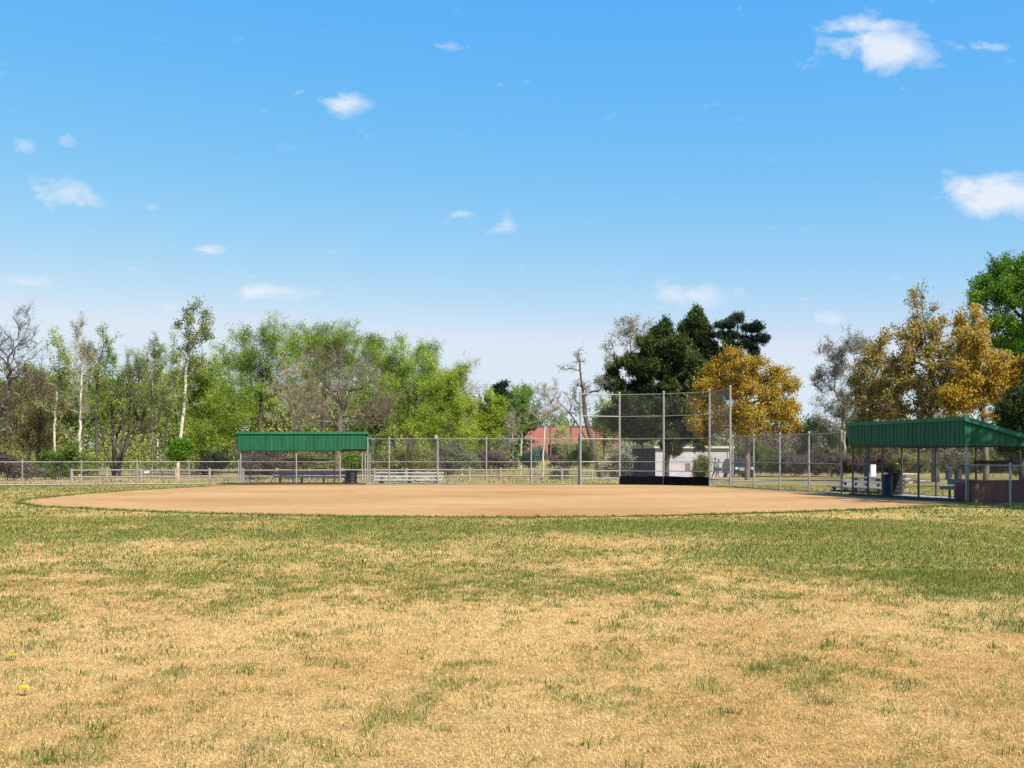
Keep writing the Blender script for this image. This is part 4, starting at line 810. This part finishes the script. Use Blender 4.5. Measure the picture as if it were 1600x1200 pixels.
# --- pines and right group
T('pine_tree', 'biggest dark pine directly behind the backstop', 'pine', 1042, 80, [(1040,560,52,36),(1000,590,46,34),(1075,590,34,40),(1025,640,66,44),(985,650,38,44),(1085,650,40,40),(1030,530,26,16),(960,612,20,16),(1070,690,40,18),(1066,565,26,34),(1012,537,8,13,2),(1040,514,8,12,2),(985,565,9,11,2),(1038,625,26,24,2),(1030,680,40,18)], [(1042,752),(1042,700),(1043,640),(1042,560),(1040,525)], 'pine', 'bark_dark', nb=1300, bf=.15, tr=.27, ntw=10, nlf=7, ls=.26, lw=.28, needle=True, twl=0.42, upb=.3, clus=90, seed=131, group=GT, sig=(.07, .17))
T('spruce_tree', 'pointed dark conifer top right behind the biggest pine', 'pine', 1086, 98, [(1087,488,7,11,2),(1087,506,15,15,1.5),(1085,532,26,20),(1090,565,34,30),(1085,620,40,36)], [(1086,745),(1086,640),(1087,560),(1088,482)], 'pine', 'bark_dark', nb=640, bf=.15, tr=.26, ntw=10, nlf=7, ls=.3, lw=.28, needle=True, twl=.5, clus=60, seed=132, group=GT, sig=(.07, .18))
T('pine_tree', 'open layered blue green pine above the golden tree', 'pine', 1155, 104, [(1152,496,12,5),(1143,507,20,5),(1172,512,22,5),(1138,522,24,5),(1178,530,20,5),(1152,538,34,5),(1132,552,18,5),(1180,553,22,5),(1158,566,34,6),(1150,600,36,20)], [(1155,745),(1155,640),(1154,560),(1152,492)], 'spruce', 'bark_dark', nb=300, bf=.1, tr=.24, ntw=9, nlf=6, ls=.3, lw=.28, needle=True, twl=0.45, upb=.1, clus=36, seed=133, group=GT, sig=(.08, .28))
T('oak_tree', 'golden leaved rounded tree just right of the backstop', 'tree', 1166, 69, [(1165,590,56,34),(1120,610,44,34),(1215,620,38,34),(1165,645,84,34),(1105,655,34,30),(1228,655,32,24),(1150,565,34,18)], [(1168,754),(1167,710),(1168,680),(1168,640)], 'yellow', 'bark_brown', 'bark_dark', nb=640, bf=.3, tr=.24, ntw=8, nlf=3, ls=0.125, lw=.75, twl=.5, clus=60, seed=134, group=GT, sig=(.05, .17), rmin=0.018)
T('budding_tree', 'blue grey sparse tree between the two golden trees', 'tree', 1318, 98, [(1300,570,30,34),(1335,560,34,34),(1305,620,38,38),(1345,620,34,40),(1285,660,24,30)], [(1318,742),(1318,690),(1318,640)], 'greyg', 'bark_grey', nb=520, tr=.2, ntw=7, nlf=1, ls=.15, seed=135, group=GT)
T('budding_tree', 'green bushy tree low behind the tall right fence', 'tree', 1300, 102, [(1290,695,40,24),(1330,690,34,26),(1275,675,20,16)], [(1300,742),(1300,715)], 'mid', 'bark_brown', nb=300, tr=.12, ntw=9, nlf=3, ls=.17, seed=136, group=GT)
T('oak_tree', 'sparse golden brown tree left of the tallest golden tree', 'tree', 1355, 66, [(1370,580,40,38),(1350,620,38,36),(1390,620,40,36),(1345,655,34,22)], [(1354,752),(1355,700),(1358,670),(1362,640)], 'tan', 'bark_brown', 'bark_dark', nb=320, bf=.3, tr=.2, ntw=6, nlf=2, ls=0.12, lw=.7, twl=.5, clus=40, seed=137, group=GT, sig=(.05,.16), rmin=0.02)
T('oak_tree', 'tallest golden brown tree standing behind the right dugout', 'tree', 1462, 62, [(1438,470,28,30,.35),(1430,520,48,40,.7),(1400,560,46,40,.7),(1475,550,54,46),(1455,600,74,46),(1420,625,60,34),(1510,610,40,40)], [(1462,754),(1462,690),(1459,640),(1452,580),(1445,520),(1440,450)], 'tan', 'bark_brown', 'bark_dark', nb=640, bf=.3, tr=0.3, ntw=6, nlf=2, ls=0.14, lw=.7, twl=.5, clus=70, upb=.5, seed=138, group=GT, sig=(.04, .16), rmin=0.022)
T('oak_tree', 'dense golden tree on the right over the near end of the dugout roof', 'tree', 1540, 58, [(1515,520,24,38),(1530,570,50,44),(1545,620,52,38),(1570,590,34,36),(1500,620,36,36)], [(1540,756),(1540,690),(1538,650),(1530,600)], 'yellow', 'bark_brown', 'bark_dark', nb=400, bf=.3, tr=.2, ntw=7, nlf=4, ls=0.12, lw=.75, twl=.45, clus=60, seed=139, group=GT, sig=(.05, .17))
T('elm_tree', 'tall fresh green tree rising at the right picture edge', 'tree', 1625, 70, [(1590,430,52,40),(1560,460,46,40),(1625,450,60,60),(1580,510,56,40),(1640,540,60,60),(1592,560,40,44),(1610,620,46,44)], [(1625,753),(1625,690),(1618,620),(1605,540),(1600,480)], 'bright', 'bark_dark', nb=900, bf=.3, tr=.34, ntw=8, nlf=3, ls=0.15, twl=.55, clus=60, seed=140, group=GT, sig=(.08,.24))
T('pine_tree', 'dark shadowy pine at the right edge behind the dugout end', 'pine', 1600, 50, [(1598,640,26,30),(1604,670,34,26),(1590,695,30,16)], [(1600,762),(1600,700),(1600,640),(1602,560)], 'pine', 'bark_dark', nb=300, bf=.15, tr=.22, ntw=10, nlf=6, ls=.2, lw=.28, needle=True, twl=.42, clus=50, seed=141, group=GT, sig=(.05, .13))
T('elm_tree', 'broad leafy tree off to the right whose shade falls on the dugout', 'tree', 2270, 26.5, [(2290,150,330,230),(2240,300,260,120)], [(2270,806),(2270,500),(2275,330)], 'mid', 'bark_dark', nb=420, bf=.3, tr=.24, ntw=9, nlf=4, ls=.16, twl=.55, clus=40, seed=142, group=GT)
# --- shrubs
def shrub(label, px, Y, blobs, leaf, seed, nb=150, **k):
    kw = dict(tr=.05, stems=5, ntw=9, nlf=3, ls=.12, twl=.35, bf=.4, rmin=.008, spread=.5, clus=24, twr=.006); kw.update(k)
    return tree('shrub', label, 'shrub', px, Y, blobs, [(px, 760), (px, 750)], leaf, kw.pop('bark', 'bark_brown'), kw.pop('twig', None), nb=nb, seed=seed, group='shrubs beyond the fences', **kw)
shrub('big dark green shrub behind the low fence at left', 98, 72, [(98,715,38,24),(75,730,28,18),(125,728,26,18),(100,738,44,12)], 'mid', 201, 320, bark='bark_dark', twig='bark_dark', nlf=2)
shrub('grey brown bare shrub at the left edge behind the low fence', 15, 68, [(15,730,30,18),(40,740,26,10),(-10,725,22,20)], 'hedge', 202, 200, nlf=2)
shrub('rounded fresh green bush beside the crooked pale trunk', 285, 80, [(284,704,15,13),(278,712,12,8)], 'bright', 203, 120, nlf=4, stems=2, ls=.13, spread=.15)
shrub('dark evergreen bush left of the dugout behind the rail fence', 336, 92, [(338,722,20,12),(322,730,12,8)], 'spruce', 204, 110, nlf=4)
shrub('grey twiggy bush seen through the left half of the dugout', 400, 70, [(405,722,34,20),(385,735,22,14),(435,728,26,16)], 'hedge', 205, 260, nlf=2)
shrub('grey green bush seen through the middle of the left dugout', 478, 71, [(478,724,30,16),(505,728,26,14),(455,732,20,12)], 'olive', 206, 240, nlf=2)
shrub('dark bush behind the right end of the left dugout', 552, 86, [(552,722,16,14),(565,728,14,10)], 'mid', 207, 100, bark='bark_dark')
shrub('dark tangled bush directly above the bleachers', 640, 84, [(640,716,34,18),(610,722,26,14),(668,724,22,12)], 'olive', 208, 260, nlf=2, bark='bark_dark', twig='bark_dark')
shrub('grey green bush between the bleachers and the pale rail posts', 705, 88, [(705,712,28,20),(730,722,22,12),(680,725,20,12)], 'greyg', 209, 200, nlf=2)
shrub('brownish bush left of the blue green bush by the brick building', 772, 96, [(772,716,22,14),(790,722,18,10),(755,722,16,9)], 'hedge', 210, 150, nlf=2)
shrub('blue green bush before the left part of the brick building', 834, 100, [(832,716,20,11),(842,708,12,12)], 'teal', 211, 140)
shrub('pinkish bare hedge before the right part of the brick building', 884, 104, [(875,720,26,9),(905,721,20,8),(890,718,14,8)], 'hedge', 212, 160, nlf=3)
shrub('spiky grey grass clump behind the tall fence before the brick building', 875, 72, [(875,742,14,7)], 'greyg', 213, 60, nlf=2)
shrub('deep green bush behind the left backstop post', 912, 94, [(912,706,18,16),(900,718,12,10)], 'mid', 214, 130, nlf=4)
shrub('pale blossoming bush behind the backstop left of the grey building', 965, 74, [(968,716,18,22),(958,734,14,14),(978,735,12,14)], 'blossom', 215, 180, nlf=2)
shrub('green brown bush against the pale grey wall behind the backstop', 1100, 76, [(1096,734,12,13),(1090,742,9,8),(1099,722,8,9)], 'olive', 216, 120, nlf=2)
shrub('dark hedge bush right of the black car beyond the fence', 1190, 100, [(1190,715,26,20),(1215,722,22,14),(1170,705,18,16)], 'mid', 217, 200, nlf=3)
for i, (px, yy_, lf, lab) in enumerate([(1235,98,'hedge','purple brown bare hedge clump behind the fence below the golden tree'),(1275,96,'hedge','pinkish bare hedge clump left of the tall fence end post'),(1318,95,'hedge','bare hedge clump just left of the white utility box'),
        (1385,92,'hedge','bare hedge clump seen above the dark blue barrel'),(1425,90,'olive','olive hedge clump seen through the middle of the right dugout'),(1492,88,'greyg','grey green hedge clump above the far barrels'),
        (1545,86,'olive','olive hedge clump seen through the near end of the right dugout'),(1595,84,'hedge','brown bare hedge clump at the right picture edge')]):
    shrub(lab, px, yy_, [(px,722,30,15),(px+14,730,20,9),(px-14,728,22,10)], lf, 230+i, 200, nlf=3, ls=.11)
# --- far wood closing the view
def wood(name, label, spans, Y0, Y1, n_, leaf, seed, ls=.55):
    g = np.random.default_rng(seed); Pts = []
    for (pa, pb, top) in spans:
        m_ = int(n_*(pb-pa)/sum(s[1]-s[0] for s in spans)); nc = max(4, int((pb-pa)/5)); cx = g.uniform(pa, pb, nc); cy = top+(735-top)*g.random(nc)**1.2; yc = g.uniform(Y0, Y1, nc)
        ci = g.integers(0, nc, m_); Yv = yc[ci]+g.normal(0, 2.5, m_); Pts.append(np.stack([wx(cx[ci], yc[ci])+g.normal(0, 1.3, m_), Yv, wz(cy[ci], yc[ci])+g.normal(0, 1.2, m_)], 1))
    c_ = np.concatenate(Pts); c_ = c_[c_[:, 2] > [gz(y) for y in c_[:, 1]]]; m_ = len(c_)
    a1 = g.normal(0, 1, (m_, 3)); a1 /= np.linalg.norm(a1, axis=1, keepdims=True); a2 = np.cross(a1, g.normal(0, 1, (m_, 3))); a2 /= np.linalg.norm(a2, axis=1, keepdims=True); sz = ls*g.uniform(.4, 1.2, (m_, 1))/2
    q = np.stack([c_-a1*sz, c_+a2*sz*.7, c_+a1*sz, c_-a2*sz*.7], 1).reshape(-1, 3); o4 = np.arange(m_)*4
    tag(np_mesh(name, q, [np.stack([o4, o4+1, o4+2, o4+3], 1)], LM[leaf], fattr=np.clip(.5+(fbm(c_[:, 0]*.3, c_[:, 2]*.4, seed)-.5)*1.6+g.normal(0, .15, m_), 0, 1)), label, 'woodland', kind='stuff')
wood('far_wood', 'mixed green far woodland closing the view on the left', [(-40,80,610),(80,340,600),(340,600,610),(600,760,650)], 165, 200, 90000, 'mid', 301)
wood('far_wood', 'olive far woodland mixed through the left background', [(-40,340,600),(340,760,630)], 160, 195, 60000, 'olive', 302)
wood('far_wood', 'dark far woodland closing the view on the right', [(780,960,660),(940,1260,640),(1260,1400,650),(1400,1660,600)], 215, 240, 60000, 'mid', 303, .6)
wood('far_wood', 'brown far scrub behind the right dugout', [(1150,1660,690)], 125, 150, 40000, 'hedge', 304, .4)

wood('far_wood', 'low tangled scrub along the foot of the far woodland', [(-60,800,698),(930,1660,694)], 128, 155, 60000, 'olive', 305, .38)
